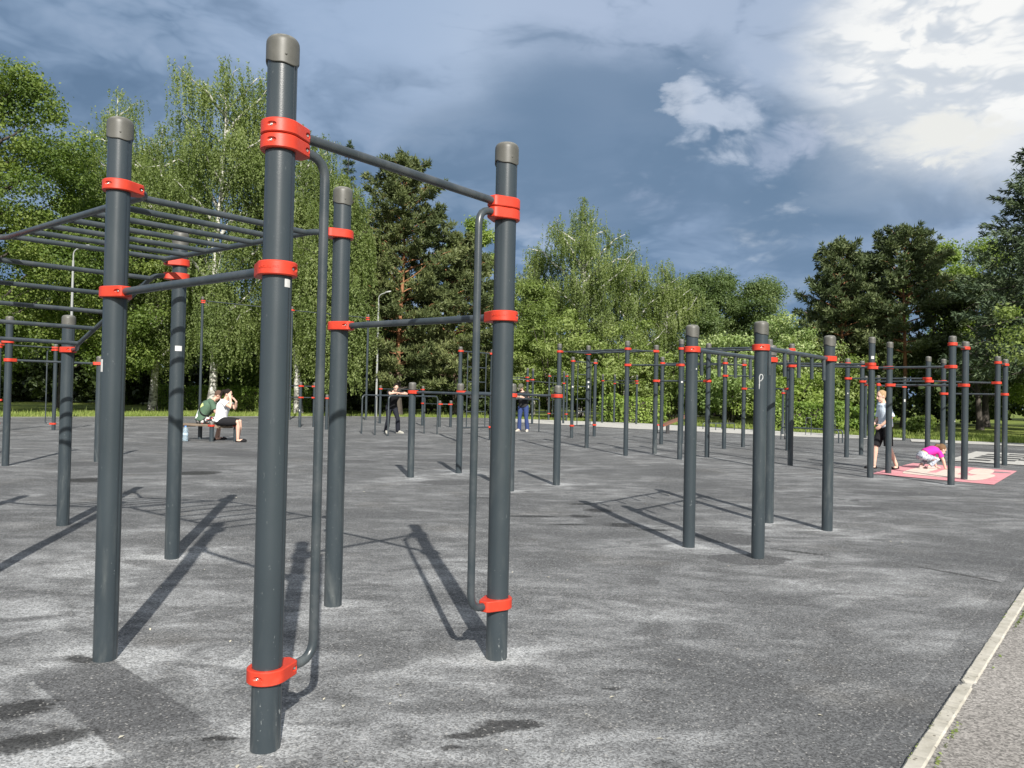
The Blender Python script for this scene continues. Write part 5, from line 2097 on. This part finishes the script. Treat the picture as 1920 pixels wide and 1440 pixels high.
def printed_tee():
    m, g = material('green_tee_print')
    oc = objco(g)
    n = g.noise(oc, 7, 3, 0.6)
    col = g.vmath('SCALE', g.comb(0.075, 0.125, 0.085), g.math('ADD', 0.8, g.math('MULTIPLY', n, 0.4)))
    for c, r, cc in (((-0.10, 0.02, 0.74), 0.10, (0.62, 0.66, 0.60)), ((0.0, -0.07, 0.90), 0.075, (0.55, 0.62, 0.25)), ((-0.12, -0.06, 0.63), 0.08, (0.66, 0.70, 0.68))):
        d = g.vmath('DISTANCE', oc, c)
        d = g.math('ADD', d, g.math('MULTIPLY', g.math('SUBTRACT', g.noise(oc, 22, 3), 0.5), 0.12))
        col = g.mix(g.smooth(d, r, r * 0.85), col, cc)
    setp(g, col, 0.85, 0, n, 0.5, 0.02, 0.15)
    return m


def basis(fwd, left):
    z = fwd.cross(left).normalized()
    left = z.cross(fwd).normalized()
    return fwd.normalized(), left, z


def hand(vx, w, d, n, k, side, curl):
    """w wrist, d finger direction, n palm-facing direction, side +1 when the thumb lies along d x n"""
    d = d.normalized()
    n = (n - d * n.dot(d)).normalized()
    l = d.cross(n).normalized() * side
    vx.loft([(w, l * .024 * k, n * .018 * k), (w + d * .03 * k, l * .034 * k, n * .015 * k), (w + d * .065 * k, l * .041 * k, n * .013 * k), (w + d * .09 * k, l * .038 * k, n * .010 * k)], 12)
    for i, (o, ln) in enumerate(((0.030, .068), (0.010, .078), (-0.010, .072), (-0.029, .056))):
        p = w + d * .085 * k + l * o * k
        c1, c2 = curl * (0.7 + 0.1 * i), curl * (1.6 + 0.12 * i)
        q = p + (d * math.cos(c1) + n * math.sin(c1)) * ln * .5 * k + l * o * .12 * k
        r = q + (d * math.cos(c2) + n * math.sin(c2)) * ln * .5 * k
        vx.limb([p, q, r], [.0088 * k, .0082 * k, .0070 * k], seg=8)
    p = w + d * .022 * k + l * .028 * k
    q = p + (d * .55 + l * .75 + n * .25).normalized() * .040 * k
    r = q + (d * .85 + l * .3 + n * .35).normalized() * .032 * k
    vx.limb([p, q, r], [.012 * k, .0095 * k, .008 * k], seg=8)


def person(label, loc, rz, J, k, skin, garments, hair, shoes, plump=1.0, group=None):
    """J: joints in a frame that looks along +X with +Y to the left"""
    J = {a: Vector(b) for a, b in J.items()}
    X, Y = Vector((1, 0, 0)), Vector((0, 1, 0))
    vx = Vox()
    pl = plump

    def torso(v, grow=0.0, lo=0.0, hi=1.0, hips=True):
        pts = [J['pelvis'] - (J['waist'] - J['pelvis']) * 0.65, J['pelvis'], J['waist'], J['chest'], J['neck'].lerp(J['chest'], 0.30), J['neck']]
        wid = [0.115 * pl, 0.160 * pl, 0.140 * pl, 0.165 * pl, 0.150, 0.060]
        dep = [0.080 * pl, 0.115 * pl, 0.105 * pl, 0.118 * pl, 0.090, 0.058]
        rings = []
        ns = 22
        for i in range(ns + 1):
            t = lo + (hi - lo) * i / ns
            u = t * (len(pts) - 1)
            a = min(int(u), len(pts) - 2)
            w = u - a
            w = w * w * (3 - 2 * w)
            c = pts[a].lerp(pts[a + 1], u - a)
            tn = (pts[min(a + 1, 5)] - pts[a]).normalized()
            side = (J['sh_l'] - J['sh_r']).normalized().lerp(Y, 1 - min(1, max(0, (u - 1) / 2))) if u < 3 else (J['sh_l'] - J['sh_r']).normalized()
            side = (side - tn * side.dot(tn)).normalized()
            fw = side.cross(tn).normalized()
            rings.append((c, side * ((wid[a] * (1 - w) + wid[a + 1] * w) * k + grow), fw * ((dep[a] * (1 - w) + dep[a + 1] * w) * k + grow)))
        v.loft(rings, 22)

    def arm(v, s, grow=0.0, frac=2.0, loose=0.0, end=True):
        a, b, c = J['sh_' + s], J['el_' + s], J['wr_' + s]
        ra, rb, rc = .053 * k * pl ** .5 + grow, .041 * k + grow + loose * .5, .029 * k + grow + loose
        if frac >= 2:
            v.limb([a, a.lerp(b, .5), b, b.lerp(c, .35), c], [ra, ra * .92, rb, rb * .98, rc], True, end)
        elif frac > 1:
            e = b.lerp(c, frac - 1)
            v.limb([a, a.lerp(b, .5), b, e], [ra, ra, rb * 1.05, rb * 1.05 + loose], True, False)
        else:
            e = a.lerp(b, frac)
            v.limb([a, a.lerp(e, .5), e], [ra, ra, ra + loose], True, False)

    def leg(v, s, grow=0.0, frac=2.0, loose=0.0):
        a, b, c = J['hip_' + s], J['kn_' + s], J['an_' + s]
        ra, rb, rc = .088 * k * pl + grow, .056 * k + grow, .037 * k + grow
        if frac >= 2:
            calf = b.lerp(c, .3)
            v.limb([a, a.lerp(b, .45), b, calf, b.lerp(c, .7), c], [ra, ra * .86, rb, rb * 1.0 + loose * .3, rc * 1.15 + loose, rc + loose * 1.1])
        else:
            t = min(frac, 1.0)
            e = a.lerp(b, t) if frac <= 1 else b.lerp(c, frac - 1)
            if frac > 1:
                v.limb([a, a.lerp(b, .5), b, e], [ra, ra * .9, rb + loose * .5, rb * .9 + loose], True, False)
            else:
                v.limb([a, a.lerp(b, .5), e], [ra, ra * .92 + loose * .4, (ra * (1 - t) + rb * t) + loose], True, False)

    # ---- body
    torso(vx)
    for s in 'lr':
        arm(vx, s)
        leg(vx, s)
        # shoulder and buttock masses
        vx.limb([J['sh_' + s].lerp(J['chest'], 0.35), J['sh_' + s]], [.062 * k, .055 * k])
        vx.limb([J['pelvis'].lerp(J['hip_' + s], .5) + Vector((-.02 * k, 0, 0)), J['hip_' + s]], [.098 * k * pl, .088 * k * pl])
        # foot
        an, to = J['an_' + s], J['toe_' + s]
        heel = an + (an - to).normalized() * 0.05 * k
        heel.z = max(0.028 * k, an.z - 0.05 * k)
        vx.limb([an, heel.lerp(to, .15), heel.lerp(to, .65), to], [.036 * k, .036 * k, .032 * k, .022 * k])
        hd = J.get('hd_' + s)
        w = J['wr_' + s]
        d = (w - J['el_' + s]).normalized() if hd is None else hd
        hn = J.get('hn_' + s, Vector((0, -1 if s == 'l' else 1, -0.2)))
        th = J.get('ht_' + s, X)
        side = 1 if d.cross(hn).dot(th) > 0 else -1
        hand(vx, w, d, hn, k, side, 0.35)
    # ---- head
    hf = J['face'].normalized()
    hf, hl, hu = basis(hf, Y)
    H = J['head']
    ks = max(k, 0.86)
    vx.limb([J['neck'] - (H - J['neck']) * .2, J['neck'].lerp(H, .55)], [.056 * k, .050 * k])
    vx.ell(H + hu * .022 * ks - hf * .008 * ks, (hf, hl, hu), (.097 * ks, .078 * ks, .102 * ks))
    vx.ell(H - hu * .045 * ks + hf * .026 * ks, (hf, hl, hu), (.066 * ks, .058 * ks, .070 * ks))
    vx.limb([H - hu * .105 * ks + hf * .060 * ks, H - hu * .098 * ks + hf * .066 * ks], [.021 * ks, .019 * ks])
    vx.limb([H + hf * .083 * ks + hu * .012 * ks, H + hf * .099 * ks - hu * .018 * ks, H + hf * .106 * ks - hu * .032 * ks], [.009 * ks, .012 * ks, .0135 * ks])
    vx.limb([H + hf * .082 * ks - hu * .066 * ks + hl * .018 * ks, H + hf * .089 * ks - hu * .066 * ks, H + hf * .082 * ks - hu * .066 * ks - hl * .018 * ks], [.007 * ks, .009 * ks, .007 * ks])
    for q in (1, -1):
        vx.limb([H + hf * .080 * ks + hu * .030 * ks + hl * .014 * q * ks, H + hf * .070 * ks + hu * .028 * ks + hl * .048 * q * ks], [.010 * ks, .010 * ks])
        vx.ell(H - hf * .008 * ks - hu * .008 * ks + hl * .078 * q * ks, (hf, hl, hu), (.019 * ks, .009 * ks, .031 * ks), 12, 8)
    body = vx.build('person', skin, None, 0.0065 if k > .8 else 0.0055, 3)
    body.location = loc
    body.rotation_euler = (0, 0, rz)
    tag(body, label, 'person', group)
    for q in (1, -1):
        mb = MB()
        c = H + hf * .079 * ks + hu * .006 * ks + hl * .031 * q * ks
        mb.lathe([(.0005, -.009), (.006, -.006), (.009, 0), (.006, .006), (.0005, .009)], 10, c)
        mb.obj('eye', M['darkmetal'], body)
    # ---- clothes
    for kind, mat, a, b, c in garments:
        v = Vox()
        if kind == 'top':            # a sleeve length, b looseness, c lower edge of the torso (0..1)
            torso(v, 0.013 * k + b, c, 0.93)
            for s in 'lr':
                v.limb([J['sh_' + s].lerp(J['chest'], 0.35), J['sh_' + s]], [.066 * k + b, .062 * k + b * .5])
                arm(v, s, 0.011 * k, a, b + .008 * k)
            v.build('shirt', mat, body, 0.008, 4)
        elif kind == 'bottom':       # a leg length, b looseness, c upper edge of the torso
            torso(v, 0.012 * k + b * .3, 0.0, c)
            for s in 'lr':
                v.limb([J['pelvis'].lerp(J['hip_' + s], .5) + Vector((-.02 * k, 0, 0)), J['hip_' + s]], [.108 * k * pl, .099 * k * pl])
                leg(v, s, 0.012 * k, a, b)
            v.build('trousers' if a > 1.5 else 'shorts', mat, body, 0.008, 4)
        elif kind == 'strap':
            mb = MB()
            pts = []
            for i in range(25):
                t = 2 * math.pi * i / 24
                n = (J['neck'] - J['waist']).normalized()
                sd = Y
                fw = sd.cross(n).normalized()
                ce = J['chest'].lerp(J['waist'], .25)
                pts.append(ce + sd * .185 * k * pl * math.cos(t) + fw * .150 * k * pl * math.sin(t) + n * .20 * k * math.cos(t))
            mb.tube(pts, .014, 6, False)
            mb.obj('strap', mat, body)
    # ---- hair
    hk, hm = hair
    v = Vox()
    if hk != 'cap':
        v.ell(H + hu * .036 * ks - hf * .026 * ks, (hf, hl, hu), (.098 * ks, .088 * ks, .101 * ks))
    if hk == 'pony':
        v.limb([H + hu * .05 * ks - hf * .10 * ks, H - hf * .155 * ks + hu * .03 * ks, H - hf * .165 * ks - hu * .06 * ks, H - hf * .145 * ks - hu * .15 * ks], [.034 * ks, .042 * ks, .038 * ks, .014 * ks])
    if hk == 'bun':
        v.ell(H - hf * .10 * ks + hu * .05 * ks, (hf, hl, hu), (.045 * ks, .045 * ks, .045 * ks))
    if hk == 'beard':
        v.ell(H + hu * .036 * ks - hf * .026 * ks, (hf, hl, hu), (.094 * ks, .085 * ks, .096 * ks))
    if hk != 'cap':
        v.build('hair', hm, body, 0.007, 3)
    if hk == 'beard':
        v = Vox()
        v.ell(H - hu * .070 * ks + hf * .044 * ks, (hf, hl, hu), (.058 * ks, .062 * ks, .056 * ks))
        v.build('beard', hm, body, 0.006, 2)
        v = Vox()
        v.ell(H + hu * .058 * ks - hf * .012 * ks, (hf, hl, hu), (.108 * ks, .094 * ks, .082 * ks))
        v.loft([(H + hu * .044 * ks + hf * .03 * ks, hl * .08 * ks, hu * .010 * ks), (H + hu * .040 * ks + hf * .13 * ks, hl * .075 * ks, hu * .008 * ks), (H + hu * .030 * ks + hf * .165 * ks, hl * .045 * ks, hu * .007 * ks)], 14)
        v.build('cap', cloth('cap_cloth', (0.10, 0.10, 0.075)), body, 0.007, 2)
    # ---- shoes
    sk, sm_, sole = shoes
    for s in 'lr':
        an, to = J['an_' + s], J['toe_' + s]
        d = (to - an)
        d.z = 0
        d = d.normalized()
        hl2 = Vector((-d.y, d.x, 0))
        zb = max(0.0, to.z - 0.028 * k)
        heel = Vector((an.x, an.y, 0)) - d * 0.055 * k
        tip = Vector((to.x, to.y, 0)) + d * 0.03 * k
        zh = max(zb, an.z - 0.085 * k)
        def ring(t, w, h, z0):
            c = heel.lerp(tip, t)
            z = zh * (1 - t) + zb * t
            return (Vector((c.x, c.y, z + z0 + h)), hl2 * w * k, Vector((0, 0, h)))
        v = Vox()
        if sk == 'sneaker':
            v.loft([ring(0, .030, .042 * k, .004), ring(.08, .044, .056 * k, .002), ring(.3, .048, .056 * k, .002), ring(.6, .053, .042 * k, .002), ring(.85, .050, .032 * k, .002), ring(1, .030, .022 * k, .004)], 16)
        else:
            v.loft([ring(0, .026, .026 * k, .004), ring(.10, .042, .034 * k, .002), ring(.17, .043, .015 * k, .002), ring(.50, .046, .014 * k, .002), ring(.68, .050, .036 * k, .002), ring(.92, .046, .028 * k, .002), ring(1, .026, .016 * k, .004)], 16)
        so = v.build('shoe', sm_, body, 0.006, 2)
        v = Vox()
        v.loft([(Vector((heel.lerp(tip, t).x, heel.lerp(tip, t).y, (zh * (1 - t) + zb * t) + .011 * k)), hl2 * w * k, Vector((0, 0, .011 * k))) for t, w in ((-.02, .02), (.05, .036), (.3, .043), (.65, .049), (.88, .046), (1.02, .02))], 16)
        v.build('sole', sole, so, 0.006, 1)
    return body


SK1 = skin_mat('skin', (0.52, 0.31, 0.225))
SK2 = skin_mat('skin_fair', (0.58, 0.37, 0.285))
BROWN = cloth('brown_hair', (0.040, 0.024, 0.015), 0.4, 40)
DARKH = cloth('dark_hair', (0.016, 0.012, 0.010), 0.4, 40)
BLOND = cloth('blond_hair', (0.36, 0.24, 0.14), 0.4, 40)
WHITE = cloth('white_cotton', (0.74, 0.74, 0.76), 0.08)
BLACK = cloth('black_cotton', (0.016, 0.016, 0.018))
SOLE = cloth('white_sole', (0.62, 0.61, 0.58), 0.1)
BSOLE = cloth('black_sole', (0.02, 0.02, 0.02), 0.1)

# ---- the couple on the bench
person('heavy man in a green printed t-shirt hunched on the bench, seen from behind', (-8.06, 20.03, 0), R(26),
       dict(pelvis=(0, 0, .53), waist=(.03, 0, .68), chest=(.15, 0, .89), neck=(.29, 0, 1.05), head=(.39, 0, 1.17), face=(.75, 0, -.66),
            sh_l=(.22, .20, 1.00), sh_r=(.22, -.20, 1.00), el_l=(.32, .27, .74), el_r=(.32, -.27, .74), wr_l=(.52, .08, .66), wr_r=(.52, -.08, .66),
            hip_l=(.02, .10, .52), hip_r=(.02, -.10, .52), kn_l=(.46, .17, .50), kn_r=(.46, -.17, .50), an_l=(.44, .14, .09), an_r=(.36, -.14, .09),
            toe_l=(.62, .17, .03), toe_r=(.54, -.17, .03), hn_l=(0, -.6, .8), hn_r=(0, .6, .8)),
       1.0, SK1, [('bottom', patterned('print_shorts', (0.012, 0.012, 0.014), ((0.60, 0.58, 0.56), (0.55, 0.06, 0.06)), 17, .54), 0.95, 0.015, 0.28), ('top', printed_tee(), 0.75, 0.012, 0.13), ('strap', BLACK, 0, 0, 0)],
       ('short', cloth('cropped_hair', (0.10, 0.062, 0.045), .3, 50)), ('sandal', BLACK, BSOLE), 1.22)
person('woman in white t-shirt and black shorts seated on the bench, hand to her head', (-7.42, 19.66, 0), R(2),
       dict(pelvis=(0, 0, .53), waist=(.02, 0, .69), chest=(.06, 0, .91), neck=(.11, 0, 1.08), head=(.17, 0, 1.21), face=(.9, -.1, -.35),
            sh_l=(.09, .18, 1.02), sh_r=(.09, -.18, 1.02), el_l=(.30, .20, .84), el_r=(.33, -.24, .88), wr_l=(.36, .06, 1.02), wr_r=(.27, -.125, 1.10),
            hip_l=(.02, .10, .52), hip_r=(.02, -.10, .52), kn_l=(.46, .12, .51), kn_r=(.48, -.12, .51), an_l=(.42, .12, .09), an_r=(.48, -.12, .09),
            toe_l=(.60, .13, .03), toe_r=(.66, -.15, .03), hd_r=(-.25, .05, .95), hn_r=(-.5, .8, .1), hd_l=(-.5, -.3, .8), hn_l=(-.6, 0, 0)),
       1.0, SK2, [('bottom', BLACK, 0.92, 0.015, 0.26), ('top', WHITE, 0.55, 0.014, 0.12)], ('pony', DARKH), ('sandal', BLACK, BSOLE), 1.15)

# ---- the men at the dip bars
person('man in black t-shirt and dark track pants leaning his forearms on a dip bar', (-3.90, 25.26, 0), R(-62),
       dict(pelvis=(-.12, 0, .90), waist=(-.07, 0, 1.05), chest=(.06, 0, 1.24), neck=(.19, 0, 1.40), head=(.28, 0, 1.51), face=(.82, -.15, -.52),
            sh_l=(.14, .20, 1.36), sh_r=(.16, -.20, 1.36), el_l=(.36, .34, 1.315), el_r=(.58, -.30, 1.315), wr_l=(.47, .08, 1.318), wr_r=(.52, -.06, 1.345),
            hip_l=(-.12, .10, .88), hip_r=(-.12, -.10, .88), kn_l=(-.02, .19, .48), kn_r=(-.04, -.13, .48), an_l=(-.12, .24, .09), an_r=(-.16, -.15, .09),
            toe_l=(.02, .36, .03), toe_r=(.04, -.18, .03), hn_l=(0, 0, -1), hn_r=(0, 0, -1), ht_l=(1, 0, 0), ht_r=(1, 0, 0)),
       1.02, SK2, [('bottom', cloth('navy_track', (0.018, 0.020, 0.028)), 2.0, 0.022, 0.30), ('top', BLACK, 0.62, 0.012, 0.13)], ('short', DARKH), ('sneaker', cloth('grey_shoe', (0.36, 0.35, 0.31)), SOLE), 1.02)
person('bearded man in grey cap, dark shirt and blue jeans standing at a dip bar', (0.42, 28.62, 0), R(-112),
       dict(pelvis=(-.06, 0, .96), waist=(-.03, 0, 1.11), chest=(.05, 0, 1.33), neck=(.12, 0, 1.51), head=(.19, -.02, 1.64), face=(.75, -.35, -.62),
            sh_l=(.08, .20, 1.45), sh_r=(.10, -.20, 1.45), el_l=(.10, .30, 1.20), el_r=(.14, -.30, 1.20), wr_l=(.32, .14, 1.27), wr_r=(.34, -.12, 1.27),
            hip_l=(-.06, .10, .94), hip_r=(-.06, -.10, .94), kn_l=(-.02, .14, .50), kn_r=(0, -.12, .50), an_l=(-.10, .16, .09), an_r=(-.04, -.14, .09),
            toe_l=(.07, .20, .03), toe_r=(.14, -.18, .03), hn_l=(0, -.8, .3), hn_r=(0, .8, .3)),
       1.05, SK2, [('bottom', cloth('blue_jeans', (0.035, 0.055, 0.15), .3, 6), 2.0, 0.02, 0.30), ('top', cloth('charcoal_shirt', (0.030, 0.030, 0.032)), 1.9, 0.010, 0.12)],
       ('beard', BROWN), ('sneaker', cloth('pale_shoe', (0.45, 0.40, 0.34)), SOLE), 1.05)

# ---- the woman and the girl by the pink mat
person('woman in pale blue blouse and black knee shorts walking past the pink mat', (7.51, 15.46, 0), R(180),
       dict(pelvis=(-.01, 0, .88), waist=(-.01, 0, 1.0), chest=(.02, 0, 1.19), neck=(.045, 0, 1.345), head=(.085, 0, 1.465), face=(.95, .12, -.18),
            sh_l=(.02, .165, 1.29), sh_r=(.02, -.165, 1.29), el_l=(-.01, .215, 1.04), el_r=(.02, -.215, 1.04), wr_l=(.14, .15, .89), wr_r=(.17, -.11, .90),
            hip_l=(-.01, .085, .85), hip_r=(-.01, -.085, .85), kn_l=(-.03, .09, .47), kn_r=(.14, -.09, .47), an_l=(-.19, .09, .10), an_r=(.17, -.08, .085),
            toe_l=(-.04, .10, .028), toe_r=(.33, -.09, .03), hn_l=(0, -1, 0), hn_r=(0, 1, 0)),
       0.92, SK2, [('bottom', BLACK, 1.0, 0.026, 0.30), ('top', cloth('blue_blouse', (0.58, 0.67, 0.76), .12), 0.95, 0.017, 0.07)], ('bun', BLOND), ('flat', BLACK, BSOLE), 0.98)
person('girl in magenta top and patterned grey leggings crouching with both hands on the mat', (8.50, 15.67, 0), R(4),
       dict(pelvis=(-.14, 0, .275), waist=(-.05, 0, .345), chest=(.09, 0, .385), neck=(.20, 0, .375), head=(.285, 0, .405), face=(.86, 0, -.5),
            sh_l=(.16, .115, .355), sh_r=(.16, -.115, .355), el_l=(.215, .155, .195), el_r=(.225, -.150, .195), wr_l=(.26, .14, .045), wr_r=(.27, -.14, .045),
            hip_l=(-.14, .07, .26), hip_r=(-.14, -.07, .26), kn_l=(.09, .125, .235), kn_r=(.12, -.125, .22), an_l=(-.10, .09, .075), an_r=(-.04, -.09, .065),
            toe_l=(.02, .11, .025), toe_r=(.09, -.11, .025), hd_l=(.95, .1, -.28), hd_r=(.95, -.1, -.28), hn_l=(0, 0, -1), hn_r=(0, 0, -1), ht_l=(0, -1, 0), ht_r=(0, 1, 0)),
       0.70, SK2, [('bottom', patterned('leggings', (0.30, 0.33, 0.39), ((0.50, 0.53, 0.58), (0.10, 0.13, 0.20)), 30, .50), 1.85, 0.004, 0.30), ('top', cloth('magenta_tee', (0.62, 0.035, 0.32), .12), 0.6, 0.006, 0.36)],
       ('pony', cloth('light_brown_hair', (0.15, 0.09, 0.05), .4, 40)), ('sneaker', cloth('pink_shoe', (0.45, 0.32, 0.30)), SOLE), 1.0)
